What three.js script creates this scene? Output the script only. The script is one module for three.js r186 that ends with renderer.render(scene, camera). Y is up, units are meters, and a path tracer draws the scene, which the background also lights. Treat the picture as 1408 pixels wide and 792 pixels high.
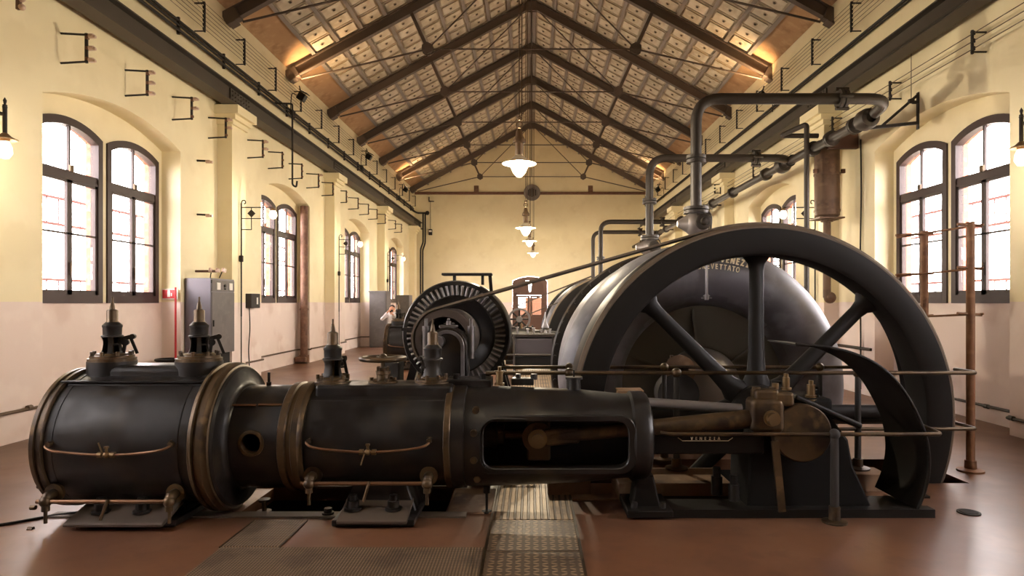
import * as THREE from 'three';
import { mergeGeometries, toCreasedNormals } from 'three/addons/utils/BufferGeometryUtils.js';
import { RoundedBoxGeometry } from 'three/addons/geometries/RoundedBoxGeometry.js';
import { MarchingCubes } from 'three/addons/objects/MarchingCubes.js';
import { TextGeometry } from 'three/addons/geometries/TextGeometry.js';
import { FontLoader } from 'three/addons/loaders/FontLoader.js';
import { Brush, Evaluator, SUBTRACTION } from 'three-bvh-csg';

// ------------------------------------------------------------------ camera, sky, light
const scene = new THREE.Scene();
const camera = new THREE.PerspectiveCamera(2 * Math.atan(396 / 900) * 180 / Math.PI, 1408 / 792, 0.1, 400);
camera.position.set(0, 1.8, 0);
camera.lookAt(0, 1.8, -10);
camera.setViewOffset(1408, 792, -27, -20, 1408, 792);          // the lens is shifted: horizon at pixel row 416
const renderer = new THREE.WebGLRenderer({ antialias: true });
renderer.toneMapping = THREE.LinearToneMapping;
renderer.toneMappingExposure = 1.0;
renderer.shadowMap.enabled = true;
const SKY = 29, PENDANT = 36, WALL_LAMP = 2.6, FLOOD = 18;
scene.background = new THREE.Color().setRGB(1.0, 0.93, 0.93);  // bright overcast sky
scene.backgroundIntensity = SKY;

// ------------------------------------------------------------------ helpers
let seed = 7;
const rnd = () => { seed = (seed * 1664525 + 1013904223) >>> 0; return seed / 4294967296; };
const V = (x, y, z) => new THREE.Vector3(x, y, z);
const PI = Math.PI;
const used = new Map();
function numbered(n) { const k = used.get(n) || 0; used.set(n, k + 1); return k ? `${n}_${String(k).padStart(3, '0')}` : n; }
const ORD = ['first', 'second', 'third', 'fourth', 'fifth', 'sixth', 'seventh', 'eighth', 'ninth', 'tenth', 'eleventh', 'twelfth', 'thirteenth', 'fourteenth', 'fifteenth', 'sixteenth', 'seventeenth'];

// geometry makers
const at = (g, x = 0, y = 0, z = 0, rx = 0, ry = 0, rz = 0) => { if (rx) g.rotateX(rx); if (ry) g.rotateY(ry); if (rz) g.rotateZ(rz); g.translate(x, y, z); return g; };
const B = (w, h, d, x, y, z, rx, ry, rz) => at(new THREE.BoxGeometry(w, h, d), x, y, z, rx, ry, rz);
const RB = (w, h, d, r, x, y, z, rx, ry, rz) => at(new RoundedBoxGeometry(w, h, d, 2, r), x, y, z, rx, ry, rz);
const C = (r1, r2, h, x, y, z, axis = 'y', seg = 20) => { const g = new THREE.CylinderGeometry(r2, r1, h, seg); if (axis === 'x') g.rotateZ(-PI / 2); if (axis === 'z') g.rotateX(PI / 2); g.translate(x, y, z); return g; };
const hex = (r, h, x, y, z, axis = 'y') => C(r, r, h, x, y, z, axis, 6);
const S = (r, x, y, z, seg = 14) => at(new THREE.SphereGeometry(r, seg, Math.max(8, seg >> 1)), x, y, z);
function rod(p, q, r, seg = 10, r2 = r) {
  const a = V(...p), b = V(...q), d = b.clone().sub(a), g = new THREE.CylinderGeometry(r2, r, d.length(), seg);
  g.applyQuaternion(new THREE.Quaternion().setFromUnitVectors(V(0, 1, 0), d.clone().normalize()));
  const m = a.add(b).multiplyScalar(0.5); g.translate(m.x, m.y, m.z); return g;
}
function bar(p, q, w, h) { // a rectangular bar between two points; h is measured upwards
  const a = V(...p), b = V(...q), d = b.clone().sub(a), L = d.length(), g = new THREE.BoxGeometry(w, h, L);
  const m = new THREE.Matrix4().lookAt(a, b, Math.abs(d.y) > 0.95 * L ? V(0, 0, 1) : V(0, 1, 0)); g.applyMatrix4(m);
  const c = a.add(b).multiplyScalar(0.5); g.translate(c.x, c.y, c.z); return g;
}
function tube(pts, r, n = 40, seg = 10, bend = null) {
  let curve;
  if (bend) { // straight runs with rounded corners
    curve = new THREE.CurvePath(); const P = pts.map((p) => V(...p)); let last = P[0];
    for (let i = 1; i < P.length - 1; i++) {
      const u = P[i - 1].clone().sub(P[i]).normalize(), w = P[i + 1].clone().sub(P[i]).normalize();
      const A = P[i].clone().addScaledVector(u, bend), D = P[i].clone().addScaledVector(w, bend);
      curve.add(new THREE.LineCurve3(last, A)); curve.add(new THREE.QuadraticBezierCurve3(A, P[i], D)); last = D;
    }
    curve.add(new THREE.LineCurve3(last, P[P.length - 1]));
    // sample by hand so that corners get enough points
    const out = [];
    for (const c of curve.curves) { const k = c.isLineCurve3 ? 1 : 7; for (let i = 0; i < k; i++) out.push(c.getPoint(i / k)); }
    out.push(P[P.length - 1]);
    const geos = [];
    for (let i = 0; i < out.length - 1; i++) { geos.push(rod(out[i].toArray(), out[i + 1].toArray(), r, seg)); if (i) geos.push(S(r, out[i].x, out[i].y, out[i].z, seg)); }
    return merge(geos);
  }
  curve = new THREE.CatmullRomCurve3(pts.map((p) => V(...p)), false, 'centripetal');
  return new THREE.TubeGeometry(curve, n, r, seg, false);
}
const sharp = (g, a = 0.6) => toCreasedNormals(g, a);
function L(pr, seg = 48, a0 = 0, a1 = PI * 2) { return sharp(new THREE.LatheGeometry(pr.map(([r, y]) => new THREE.Vector2(r, y)), seg, a0, a1)); }   // [radius, y]
const Lx = (pr, seg) => L(pr.map(([x, r]) => [r, x]), seg).rotateZ(-PI / 2);   // [x, radius]
const Lz = (pr, seg) => L(pr.map(([z, r]) => [r, z]), seg).rotateX(PI / 2);    // [z, radius]
function shapeOf(pts) { const s = new THREE.Shape(); pts.forEach(([x, y], i) => (i ? s.lineTo(x, y) : s.moveTo(x, y))); return s; }
const E = (shape, depth, bevel = 0, segs = 12) => new THREE.ExtrudeGeometry(shape, { depth, bevelEnabled: bevel > 0, bevelSize: bevel, bevelThickness: bevel, bevelSegments: 1, curveSegments: segs });
function plain(g) {
  let n = g.index ? g.toNonIndexed() : g;
  if (!n.attributes.normal) n.computeVertexNormals();
  for (const k of Object.keys(n.attributes)) if (!['position', 'normal', 'uv', 'color'].includes(k)) n.deleteAttribute(k);
  if (!n.attributes.uv) n.setAttribute('uv', new THREE.BufferAttribute(new Float32Array(n.attributes.position.count * 2), 2));
  n.clearGroups(); return n;
}
function merge(gs) {
  const list = [].concat(gs).map(plain);
  if (list.length === 1) return list[0];
  const colored = list.some((g) => g.attributes.color);
  if (!colored) return mergeGeometries(list);
  for (const g of list) if (!g.attributes.color) g.setAttribute('color', new THREE.BufferAttribute(new Float32Array(g.attributes.position.count * 3).fill(1), 3));
  return mergeGeometries(list);
}
function paint(g, r, gg, b) { g = plain(g); const a = new Float32Array(g.attributes.position.count * 3); for (let i = 0; i < a.length; i += 3) { a[i] = r; a[i + 1] = gg; a[i + 2] = b; } g.setAttribute('color', new THREE.BufferAttribute(a, 3)); return g; }
function uvMetres(g) { // uv in metres, by the way each face looks
  g = plain(g); const p = g.attributes.position, uv = g.attributes.uv, A = V(), Bv = V(), Cv = V();
  for (let i = 0; i < p.count; i += 3) {
    A.fromBufferAttribute(p, i); Bv.fromBufferAttribute(p, i + 1); Cv.fromBufferAttribute(p, i + 2);
    const n = Bv.clone().sub(A).cross(Cv.clone().sub(A)), ax = Math.abs(n.x), ay = Math.abs(n.y), az = Math.abs(n.z);
    [A, Bv, Cv].forEach((q, k) => { if (ay >= ax && ay >= az) uv.setXY(i + k, q.x, -q.z); else if (ax >= az) uv.setXY(i + k, -q.z, q.y); else uv.setXY(i + k, q.x, q.y); });
  }
  return g;
}
function flip(g) { const n = plain(g); for (const k of Object.keys(n.attributes)) { const a = n.attributes[k], s = a.itemSize, d = a.array; for (let i = 0; i < a.count; i += 3) for (let c = 0; c < s; c++) { const t = d[(i + 1) * s + c]; d[(i + 1) * s + c] = d[(i + 2) * s + c]; d[(i + 2) * s + c] = t; } } return n; }
function mapped(g, m) { const n = plain(g); n.applyMatrix4(m); if (m.determinant() < 0) { flip(n); } return n; }

// object makers
function finish(m) { m.castShadow = true; m.receiveShadow = true; return m; }
function mesh(name, gs, material, parent, keepUv) {
  let g = merge(gs); if (!keepUv) g = uvMetres(g);
  const m = finish(new THREE.Mesh(g, material)); m.name = parent ? name : numbered(name);
  (parent || scene).add(m); return m;
}
function tag(o, label, category, group) { o.userData = { label, category }; if (group) o.userData.group = group; return o; }
function thing(name, label, category, pos = [0, 0, 0], group) {
  const o = new THREE.Group(); o.name = numbered(name); o.position.set(...pos); scene.add(o); return tag(o, label, category, group);
}
function part(name, parent, pos = [0, 0, 0]) { const o = new THREE.Group(); o.name = name; o.position.set(...pos); parent.add(o); return o; }
function setting(name, pos = [0, 0, 0]) { const o = new THREE.Group(); o.name = name; o.position.set(...pos); o.userData = { kind: 'structure' }; scene.add(o); return o; }
function dup(src, pos, label, group) {
  const r = src.clone(); r.name = numbered(src.userData.base || src.name.replace(/_\d{3}$/, '')); scene.add(r); r.position.set(...pos);
  r.userData = { ...src.userData, label }; if (group) r.userData.group = group; return r;
}

// ------------------------------------------------------------------ textures
function lattice(period, s) { const a = new Float32Array(period * period); let q = s * 2654435761 >>> 0; for (let i = 0; i < a.length; i++) { q = (q * 1664525 + 1013904223) >>> 0; a[i] = q / 4294967296; } return a; }
function vnoise(period, s) {
  const a = lattice(period, s);
  return (u, v) => {
    const x = u * period, y = v * period, ix = Math.floor(x), iy = Math.floor(y); let fx = x - ix, fy = y - iy; fx = fx * fx * (3 - 2 * fx); fy = fy * fy * (3 - 2 * fy);
    const m = (i, j) => a[(((iy + j) % period + period) % period) * period + ((ix + i) % period + period) % period];
    return (m(0, 0) * (1 - fx) + m(1, 0) * fx) * (1 - fy) + (m(0, 1) * (1 - fx) + m(1, 1) * fx) * fy;
  };
}
function fbm(p0, oct, s) { const ns = []; for (let i = 0; i < oct; i++) ns.push(vnoise(p0 << i, s + i * 17)); let tot = 0; for (let i = 0; i < oct; i++) tot += 1 / 2 ** i; return (u, v) => { let r = 0; for (let i = 0; i < oct; i++) r += ns[i](u, v) / 2 ** i; return r / tot; }; }
function dataTex(n, metres, fn, color = true) {
  const d = new Uint8Array(n * n * 4);
  for (let y = 0; y < n; y++) for (let x = 0; x < n; x++) { const c = fn(x / n, y / n), o = (y * n + x) * 4; d[o] = Math.max(0, Math.min(255, c[0])); d[o + 1] = Math.max(0, Math.min(255, c[1])); d[o + 2] = Math.max(0, Math.min(255, c[2])); d[o + 3] = 255; }
  const t = new THREE.DataTexture(d, n, n); t.wrapS = t.wrapT = THREE.RepeatWrapping; t.magFilter = THREE.LinearFilter; t.minFilter = THREE.LinearMipmapLinearFilter; t.generateMipmaps = true;
  if (color) t.colorSpace = THREE.SRGBColorSpace; t.repeat.set(1 / metres, 1 / metres); t.needsUpdate = true; return t;
}
const mixc = (a, b, t) => { t = Math.max(0, Math.min(1, t)); return [a[0] + (b[0] - a[0]) * t, a[1] + (b[1] - a[1]) * t, a[2] + (b[2] - a[2]) * t]; };
const sstep = (a, b, x) => { x = Math.max(0, Math.min(1, (x - a) / (b - a))); return x * x * (3 - 2 * x); };

function mottled(n, metres, base, dark, light, s, p0 = 4) {
  const f = fbm(p0, 6, s), h = fbm(p0 * 2, 5, s + 91);
  return dataTex(n, metres, (u, v) => mixc(mixc(base, dark, sstep(0.5, 0.78, f(u, v))), light, sstep(0.52, 0.8, h(u, v)) * 0.8));
}
function roughTex(n, metres, lo, hi, s, p0 = 6) { const f = fbm(p0, 5, s); return dataTex(n, metres, (u, v) => { const r = 255 * (lo + (hi - lo) * sstep(0.3, 0.7, f(u, v))); return [r, r, r]; }, false); }
const std = (o) => new THREE.MeshStandardMaterial(o);
const hexc = (r, g, b) => new THREE.Color().setRGB(r / 255, g / 255, b / 255, THREE.SRGBColorSpace);

// ------------------------------------------------------------------ materials
const T = {
  plaster: mottled(512, 2.6, [236, 223, 186], [230, 216, 178], [239, 227, 192], 3),
  dado: mottled(512, 2.6, [230, 212, 202], [218, 196, 184], [236, 220, 210], 5),
  iron: mottled(512, 1.1, [31, 28, 27], [46, 37, 28], [24, 22, 22], 11),
  ironRough: roughTex(256, 0.9, 0.3, 0.58, 13),
  brown: mottled(512, 0.7, [80, 63, 43], [52, 41, 32], [104, 83, 56], 17),
  grey: mottled(512, 1.2, [112, 108, 108], [88, 82, 80], [132, 129, 130], 19),
  floorRough: roughTex(512, 3.2, 0.31, 0.36, 29),
  clay: mottled(256, 1.7, [196, 166, 124], [170, 140, 104], [210, 184, 146], 31),
  eave: mottled(256, 1.3, [186, 150, 114], [166, 130, 96], [200, 166, 130], 33),
  stone: mottled(256, 0.9, [128, 100, 76], [96, 74, 58], [150, 124, 100], 35),
};
T.floor = (() => {
  const f = fbm(4, 6, 41), h = fbm(9, 5, 43), k = fbm(24, 4, 47);
  return dataTex(1024, 3.2, (u, v) => {
    let c = mixc([112, 77, 55], [96, 65, 48], sstep(0.3, 0.75, f(u, v)));
    c = mixc(c, [124, 90, 68], sstep(0.4, 0.8, h(u, v)) * 0.7);
    return mixc(c, [88, 58, 44], sstep(0.5, 0.8, k(u, v)) * 0.4);
  });
})();
function checkerTex(kind) { // worn pressed-steel pattern: raised lugs or ribs
  const f = fbm(5, 5, 53), n = 512; const pat = (u, v) => {
    if (kind === 'rib') return sstep(0.25, 0.45, Math.abs(((u * 12) % 1) - 0.5) * 2);
    if (kind === 'fine') { const a = (u + v) * 14, b = (u - v) * 14; return sstep(0.0, 0.6, Math.sin(a * PI * 2) * Math.sin(b * PI * 2)); }
    const i = Math.floor(u * 10), j = Math.floor(v * 14), x = u * 10 - i - 0.5, y = v * 14 - j - 0.5, t = (i + j) % 2 ? 0.7 : -0.7, xr = x * Math.cos(t) - y * Math.sin(t), yr = x * Math.sin(t) + y * Math.cos(t);
    return 1 - sstep(0.7, 1.0, (xr / 0.46) ** 2 + (yr / 0.2) ** 2);
  };
  const col = dataTex(n, kind === 'rib' ? 0.68 : 0.62, (u, v) => { const p = pat(u, v); return mixc(mixc([86, 70, 54], [156, 132, 104], p), [70, 54, 42], sstep(0.5, 0.8, f(u, v)) * 0.5); });
  const bump = dataTex(n, kind === 'rib' ? 0.68 : 0.62, (u, v) => { const p = 255 * pat(u, v); return [p, p, p]; }, false);
  return std({ map: col, bumpMap: bump, bumpScale: 0.004, roughness: 0.5, metalness: 0.25 });
}
const M = {
  plaster: std({ map: T.plaster, roughness: 0.92 }),
  dado: std({ map: T.dado, roughness: 0.8 }),
  floor: std({ map: T.floor, roughnessMap: T.floorRough, roughness: 1, metalness: 0 }),
  iron: new THREE.MeshPhysicalMaterial({ map: T.iron, roughnessMap: T.ironRough, roughness: 1, metalness: 0.05, specularIntensity: 0.7 }),
  black: new THREE.MeshPhysicalMaterial({ color: hexc(25, 22, 20), roughness: 0.5, specularIntensity: 0.45 }),
  dull: std({ color: hexc(46, 41, 38), roughness: 0.75, metalness: 0.1 }),
  brown: std({ map: T.brown, roughness: 0.42, metalness: 0.5 }),
  brass: std({ color: hexc(118, 96, 66), roughness: 0.42, metalness: 0.7 }),
  copper: std({ color: hexc(124, 92, 68), roughness: 0.4, metalness: 0.75 }),
  steel: std({ map: T.grey, roughness: 0.34, metalness: 0.55 }),
  paleSteel: std({ color: hexc(150, 146, 146), roughness: 0.36, metalness: 0.6 }),
  casing: std({ map: mottled(512, 1.6, [102, 100, 106], [86, 84, 88], [114, 112, 118], 61), roughness: 0.46, metalness: 0.15 }),
  casingDark: std({ color: hexc(78, 72, 60), roughness: 0.6, metalness: 0.2 }),
  belt: std({ color: hexc(60, 47, 38), roughness: 0.7 }),
  pulleyFace: std({ map: mottled(256, 0.9, [96, 82, 67], [82, 70, 58], [108, 92, 76], 67), roughness: 0.7 }),
  truss: std({ color: hexc(94, 82, 74), roughness: 0.6, metalness: 0.15 }),
  crane: std({ color: hexc(74, 66, 58), roughness: 0.55, metalness: 0.2 }),
  purlin: std({ color: hexc(150, 142, 136), roughness: 0.8 }),
  eave: std({ map: T.eave, roughness: 0.9 }),
  ceiling: std({ color: hexc(150, 120, 88), roughness: 0.9 }),
  tile: [0, 1, 2].map((i) => std({ map: mottled(256, 1.7, [[222, 212, 192], [214, 203, 182], [228, 218, 200]][i], [202, 190, 168], [232, 224, 206], 31 + i), vertexColors: true, roughness: 0.85 })),
  frame: std({ color: hexc(52, 33, 29), roughness: 0.55 }),
  pane: new THREE.MeshPhysicalMaterial({ color: 0xffffff, transmission: 1, roughness: 0, thickness: 0, ior: 1.45 }),
  brick: std({ map: mottled(256, 0.6, [190, 108, 86], [160, 86, 68], [206, 130, 106], 71), roughness: 0.9 }),
  ground: std({ color: hexc(150, 146, 132), roughness: 0.95 }),
  whiteRail: std({ color: hexc(88, 88, 92), roughness: 0.8 }),
  cabinet: std({ color: hexc(96, 92, 98), roughness: 0.34, metalness: 0.4 }),
  cabinetGrey: std({ map: mottled(256, 0.8, [90, 84, 82], [84, 78, 75], [98, 92, 88], 73), roughness: 0.55 }),
  panel: std({ color: hexc(224, 222, 216), roughness: 0.5 }),
  red: std({ color: hexc(190, 40, 44), roughness: 0.45 }),
  white: std({ color: hexc(232, 228, 220), roughness: 0.6 }),
  porcelain: std({ color: hexc(206, 178, 160), roughness: 0.3 }),
  rust: std({ map: mottled(256, 0.9, [108, 76, 58], [84, 56, 44], [128, 94, 74], 77), roughness: 0.75 }),
  tank: std({ map: mottled(256, 0.9, [104, 80, 60], [86, 64, 48], [118, 94, 72], 79), roughness: 0.65, metalness: 0.15 }),
  post: std({ map: mottled(256, 0.6, [128, 90, 62], [104, 70, 48], [146, 108, 76], 83), roughness: 0.6, metalness: 0.2 }),
  pipe: std({ color: hexc(60, 53, 47), roughness: 0.5, metalness: 0.25 }),
  valveGrey: std({ color: hexc(132, 124, 120), roughness: 0.4, metalness: 0.4 }),
  stone: std({ map: T.stone, roughness: 0.8 }),
  wood: std({ map: mottled(256, 0.5, [150, 120, 92], [124, 96, 72], [168, 140, 110], 87), roughness: 0.7 }),
  wire: std({ color: hexc(92, 74, 58), roughness: 0.7 }),
  shade: std({ color: hexc(226, 214, 190), roughness: 0.5, side: THREE.DoubleSide }),
  shadeDark: std({ color: hexc(120, 96, 70), roughness: 0.5, metalness: 0.4 }),
  glow: std({ color: 0xffffff, emissive: new THREE.Color().setRGB(1, 0.8, 0.5), emissiveIntensity: 3.2, roughness: 0.4 }),
  lettering: std({ color: hexc(226, 212, 180), roughness: 0.6 }),
  plate: [checkerTex('lug'), checkerTex('rib'), checkerTex('fine')],
  oak: std({ color: hexc(86, 56, 42), roughness: 0.55 }),
  footPlate: std({ color: hexc(88, 76, 66), roughness: 0.6, metalness: 0.2 }),
  soot: new THREE.MeshPhysicalMaterial({ color: hexc(18, 16, 15), roughness: 0.7, specularIntensity: 0.35 }),
  dark: std({ color: hexc(18, 16, 15), roughness: 0.9 }),
  glass: new THREE.MeshPhysicalMaterial({ color: 0xf4efe2, transmission: 1, roughness: 0.05, thickness: 0.02, ior: 1.45 }),
  skin: std({ color: hexc(206, 150, 122), roughness: 0.55 }),
  shirt: std({ color: hexc(226, 222, 226), roughness: 0.85 }),
  trousers: std({ color: hexc(120, 112, 116), roughness: 0.9 }),
  hair: std({ color: hexc(48, 34, 28), roughness: 0.7 }),
};
const font = await new FontLoader().loadAsync('fonts/droid/droid_serif_bold.typeface.json');
const sansFont = await new FontLoader().loadAsync('fonts/droid/droid_sans_bold.typeface.json');
function letter(ch, size, depth, f = sansFont) { const g = new TextGeometry(ch, { font: f, size, depth, curveSegments: 3, bevelEnabled: false }); g.computeBoundingBox(); const b = g.boundingBox; g.translate(-(b.min.x + b.max.x) / 2, 0, 0); return g; }
const evaluator = new Evaluator(); evaluator.attributes = ['position', 'normal', 'uv']; evaluator.useGroups = false;
function carve(g, ...cuts) { let a = new Brush(plain(g)); a.updateMatrixWorld(); for (const c of cuts) { const b = new Brush(plain(c)); b.updateMatrixWorld(); a = evaluator.evaluate(a, b, SUBTRACTION); } return a.geometry; }

// ------------------------------------------------------------------ the hall: sizes
const WL = -6.65, WR = 6.5, REC = 0.36, EAVE = 7.98, BACK = 37.3, FRONT = -6.5, PITCH = 7.2, RIDGE = 11.56, SILL = 1.81;
const BAYS = [-1, 0, 1, 2, 3].map((i) => [8.9 + PITCH * i, 12.4 + PITCH * i]);
const PILASTERS = [-1, 0, 1, 2, 3].map((i) => 13.85 + PITCH * i);   // near face; 0.65 deep
const TRUSSES = [14.17, 17.77, 21.37, 24.97, 28.57, 32.17, 35.77];

// ------------------------------------------------------------------ floor with pits and steel plates
const floor = setting('floor');
{
  const s = shapeOf([[WL - 0.8, -FRONT + 0.5], [WR + 0.8, -FRONT + 0.5], [WR + 0.8, -BACK - 0.5], [WL - 0.8, -BACK - 0.5]]);  // x, z
  const hole = (x0, x1, z0, z1) => { const p = new THREE.Path(); p.moveTo(x0, -z0); p.lineTo(x0, -z1); p.lineTo(x1, -z1); p.lineTo(x1, -z0); p.closePath(); s.holes.push(p); };
  const pits = [[0.02, 4.36, 6.52, 7.52, 1.7], [-2.5, -0.74, 5.62, 6.35, 0.7], [0.02, 4.36, 18.82, 19.82, 1.7]];
  for (const [a, b, c, d] of pits) hole(a, b, c, d);
  const g = E(s, 0.12); g.applyMatrix4(new THREE.Matrix4().makeBasis(V(1, 0, 0), V(0, 0, 1), V(0, -1, 0)));   // extruded downwards
  mesh('floor_surface', g, M.floor, floor);
  for (const [a, b, c, d, h] of pits) mesh('pit_lining', [B(b - a + 0.2, 0.1, d - c + 0.2, (a + b) / 2, -h, -(c + d) / 2), B(0.1, h, d - c + 0.2, a - 0.05, -h / 2, -(c + d) / 2), B(0.1, h, d - c + 0.2, b + 0.05, -h / 2, -(c + d) / 2), B(b - a, h, 0.1, (a + b) / 2, -h / 2, -c + 0.05), B(b - a, h, 0.1, (a + b) / 2, -h / 2, -d - 0.05)].map((q) => q.translate(0, -0.121, 0)), M.dark, floor);
  const plate = (x0, x1, z0, z1, m) => mesh('steel_plate', RB(x1 - x0, 0.03, z1 - z0, 0.004, (x0 + x1) / 2, -0.008, -(z0 + z1) / 2), m, floor);
  plate(-0.325, 0.345, 3.4, 4.06, M.plate[0]); plate(-0.325, 0.345, 4.075, 4.715, M.plate[0]); plate(-0.325, 0.345, 4.73, 5.4, M.plate[0]);
  plate(-0.325, 0.345, 5.42, 6.5, M.plate[1]);
  for (let z = 7.6; z < 17.6; z += 1.25) plate(-0.4, 0.5, z, z + 1.235, M.plate[1]);
  plate(-2.28, -0.345, 3.86, 4.8, M.plate[2]); plate(-2.28, -0.345, 2.9, 3.845, M.plate[2]);
  plate(-2.28, -1.86, 4.815, 5.4, M.plate[2]);
  mesh('plate_frame', [B(0.018, 0.02, 3.2, -0.336, 0, -4.98), B(0.018, 0.02, 3.2, 0.357, 0, -4.98), B(0.012, 0.016, 0.6, -2.288, 0, -5.1), B(0.012, 0.016, 0.6, -1.852, 0, -5.1)], M.brown, floor);
  mesh('stone_slab', [RB(0.38, 0.04, 0.72, 0.008, -0.53, -0.005, -5.93)], M.stone, floor);
  mesh('stone_slab', [RB(0.5, 0.04, 0.5, 0.008, 0.62, -0.005, -6.2)], M.stone, floor);
  mesh('trench_edge', [B(3.5, 0.03, 0.13, -2.3, 0, -5.53)], M.footPlate, floor);
  mesh('trench_edge', [B(2.0, 0.03, 0.2, -1.7, 0.0, -6.46)], M.footPlate, floor);
}

// ------------------------------------------------------------------ side walls
function arched(x0, x1, y0, ys, yc, n = 14) { // outline of an opening with a segmental head, anticlockwise from bottom left
  const w = (x1 - x0) / 2, h = yc - ys, r = (w * w + h * h) / (2 * h), cy = yc - r, a = Math.asin(w / r), p = [[x0, y0], [x1, y0]];
  for (let i = 0; i <= n; i++) { const t = a - (2 * a * i) / n; p.push([(x0 + x1) / 2 + r * Math.sin(t), cy + r * Math.cos(t)]); }
  return p;
}
const WINS = BAYS.map(([a, b]) => [[a + 0.3, a + 1.74], [a + 1.9, a + 3.34]]);
const wallMatrix = (side, x) => new THREE.Matrix4().set(0, 0, side, x, 0, 1, 0, 0, -1, 0, 0, 0, 0, 0, 0, 1);   // (u, v, w) -> (x + side w, v, -u)
let nWin = 0;
for (const side of [-1, 1]) {
  const X = side < 0 ? WL : WR, name = side < 0 ? 'left' : 'right', wall = setting('wall_' + name);
  const up = [];
  { // inner leaf above the sill: piers and arches
    const p = [[FRONT, SILL]];
    for (const [a, b] of BAYS) { const o = arched(a, b, SILL, 4.66, 4.97); p.push(o[0], ...o.slice(2).reverse(), o[1]); }
    p.push([BACK + 0.3, SILL], [BACK + 0.3, EAVE + 0.25], [FRONT, EAVE + 0.25]);
    up.push(mapped(E(shapeOf(p), REC), wallMatrix(side, X)));
  }
  { // outer leaf above the sill, with the window openings
    const s = shapeOf([[FRONT, SILL], [BACK + 0.3, SILL], [BACK + 0.3, EAVE + 0.25], [FRONT, EAVE + 0.25]]);
    for (const pair of WINS) for (const [a, b] of pair) s.holes.push(new THREE.Path(arched(a, b, SILL + 0.001, 4.4, 4.58).map((q) => new THREE.Vector2(...q))));
    up.push(mapped(E(s, 0.14), wallMatrix(side, X + side * REC)));
  }
  mesh('plaster', up, M.plaster, wall);
  const low = []; let z0 = FRONT;
  for (const [a, b] of [...BAYS, [BACK + 0.3, 0]]) { low.push(B(REC, SILL, a - z0, X + side * REC / 2, SILL / 2, -(a + z0) / 2)); z0 = b; }
  low.push(B(0.14, SILL, BACK + 0.3 - FRONT, X + side * (REC + 0.07), SILL / 2, -(BACK + 0.3 + FRONT) / 2));
  mesh('dado', low, M.dado, wall);
  { // the brickwork outside
    const s = shapeOf([[FRONT, 0], [BACK + 0.3, 0], [BACK + 0.3, EAVE + 0.2], [FRONT, EAVE + 0.2]]);
    for (const pair of WINS) for (const [a, b] of pair) s.holes.push(new THREE.Path(arched(a + 0.0, b - 0.0, SILL + 0.01, 4.38, 4.55).map((q) => new THREE.Vector2(...q))));
    mesh('brickwork', mapped(E(s, 0.1), wallMatrix(side, X + side * (REC + 0.141))), M.brick, wall);
  }
  for (const z of PILASTERS) {
    const pw = 0.33, px = X - side * (pw / 2 - 0.02);
    const pil = mesh('pilaster', [B(pw, 4.16, 0.65, px, 3.68 + 0.19, -z - 0.325)], M.plaster, wall);
    mesh('capital', [B(pw + 0.05, 0.1, 0.74, px - side * 0.02, 5.62, -z - 0.325), B(pw + 0.12, 0.1, 0.84, px - side * 0.05, 5.72, -z - 0.325), B(pw + 0.2, 0.18, 0.95, px - side * 0.09, 5.86, -z - 0.325)], M.plaster, pil);
    mesh('pilaster_foot', [B(pw + 0.002, 1.8, 0.654, px, 0.9, -z - 0.325)], M.dado, pil);
  }
  // windows
  for (const pair of WINS) for (const [a, b] of pair) {
    const w = setting('window_' + (++nWin)), wm = wallMatrix(side, X + side * (REC - 0.02));
    const ring = (o, i, d, x) => { const s = shapeOf(o); s.holes.push(new THREE.Path(i.map((q) => new THREE.Vector2(...q)))); return mapped(E(s, d), wallMatrix(side, x)); };
    const xF = X + side * (REC - 0.03), mid = (a + b) / 2, lines = (u0, u1, v0, v1, d = 0.05, x = xF + side * 0.02) => B(d, v1 - v0, u1 - u0, x + side * d / 2, (v0 + v1) / 2, -(u0 + u1) / 2);
    mesh('window_frame', [ring(arched(a - 0.02, b + 0.02, SILL - 0.02, 4.42, 4.6), arched(a + 0.09, b - 0.09, SILL + 0.11, 4.33, 4.48), 0.13, xF), lines(a + 0.05, b - 0.05, 3.7, 3.8, 0.1), lines(a + 0.05, b - 0.05, 3.66, 3.7, 0.06, xF + side * 0.01)], M.frame, w);
    for (const [u0, u1] of [[a + 0.09, mid - 0.005], [mid + 0.005, b - 0.09]]) {
      const sash = mesh('sash', [lines(u0, u0 + 0.05, SILL + 0.11, 3.68), lines(u1 - 0.05, u1, SILL + 0.11, 3.68), lines(u0, u1, SILL + 0.11, SILL + 0.18), lines(u0, u1, 3.62, 3.68), lines(u0, u1, 2.83, 2.86, 0.03)], M.frame, w);
      mesh('pane', [B(0.004, 0.92, u1 - u0 - 0.08, xF + side * 0.045, 2.39, -(u0 + u1) / 2)], M.pane, sash);
      mesh('pane', [B(0.004, 0.8, u1 - u0 - 0.08, xF + side * 0.045, 3.25, -(u0 + u1) / 2)], M.pane, sash);
    }
    mesh('glazing_bar', [lines(mid - 0.02, mid + 0.02, 3.8, 4.5, 0.04)], M.frame, w);
    mesh('latch', [lines(mid - 0.04, mid + 0.04, 3.78, 3.88, 0.03, xF - side * 0.02), lines(mid - 0.012, mid + 0.012, SILL + 0.4, SILL + 0.6, 0.02, xF - side * 0.01)], M.brown, w);
    mesh('pane', mapped(E(shapeOf(arched(a + 0.08, b - 0.08, 3.78, 4.34, 4.49)), 0.004), wallMatrix(side, xF + side * 0.045)), M.pane, w);
  }
}

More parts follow.
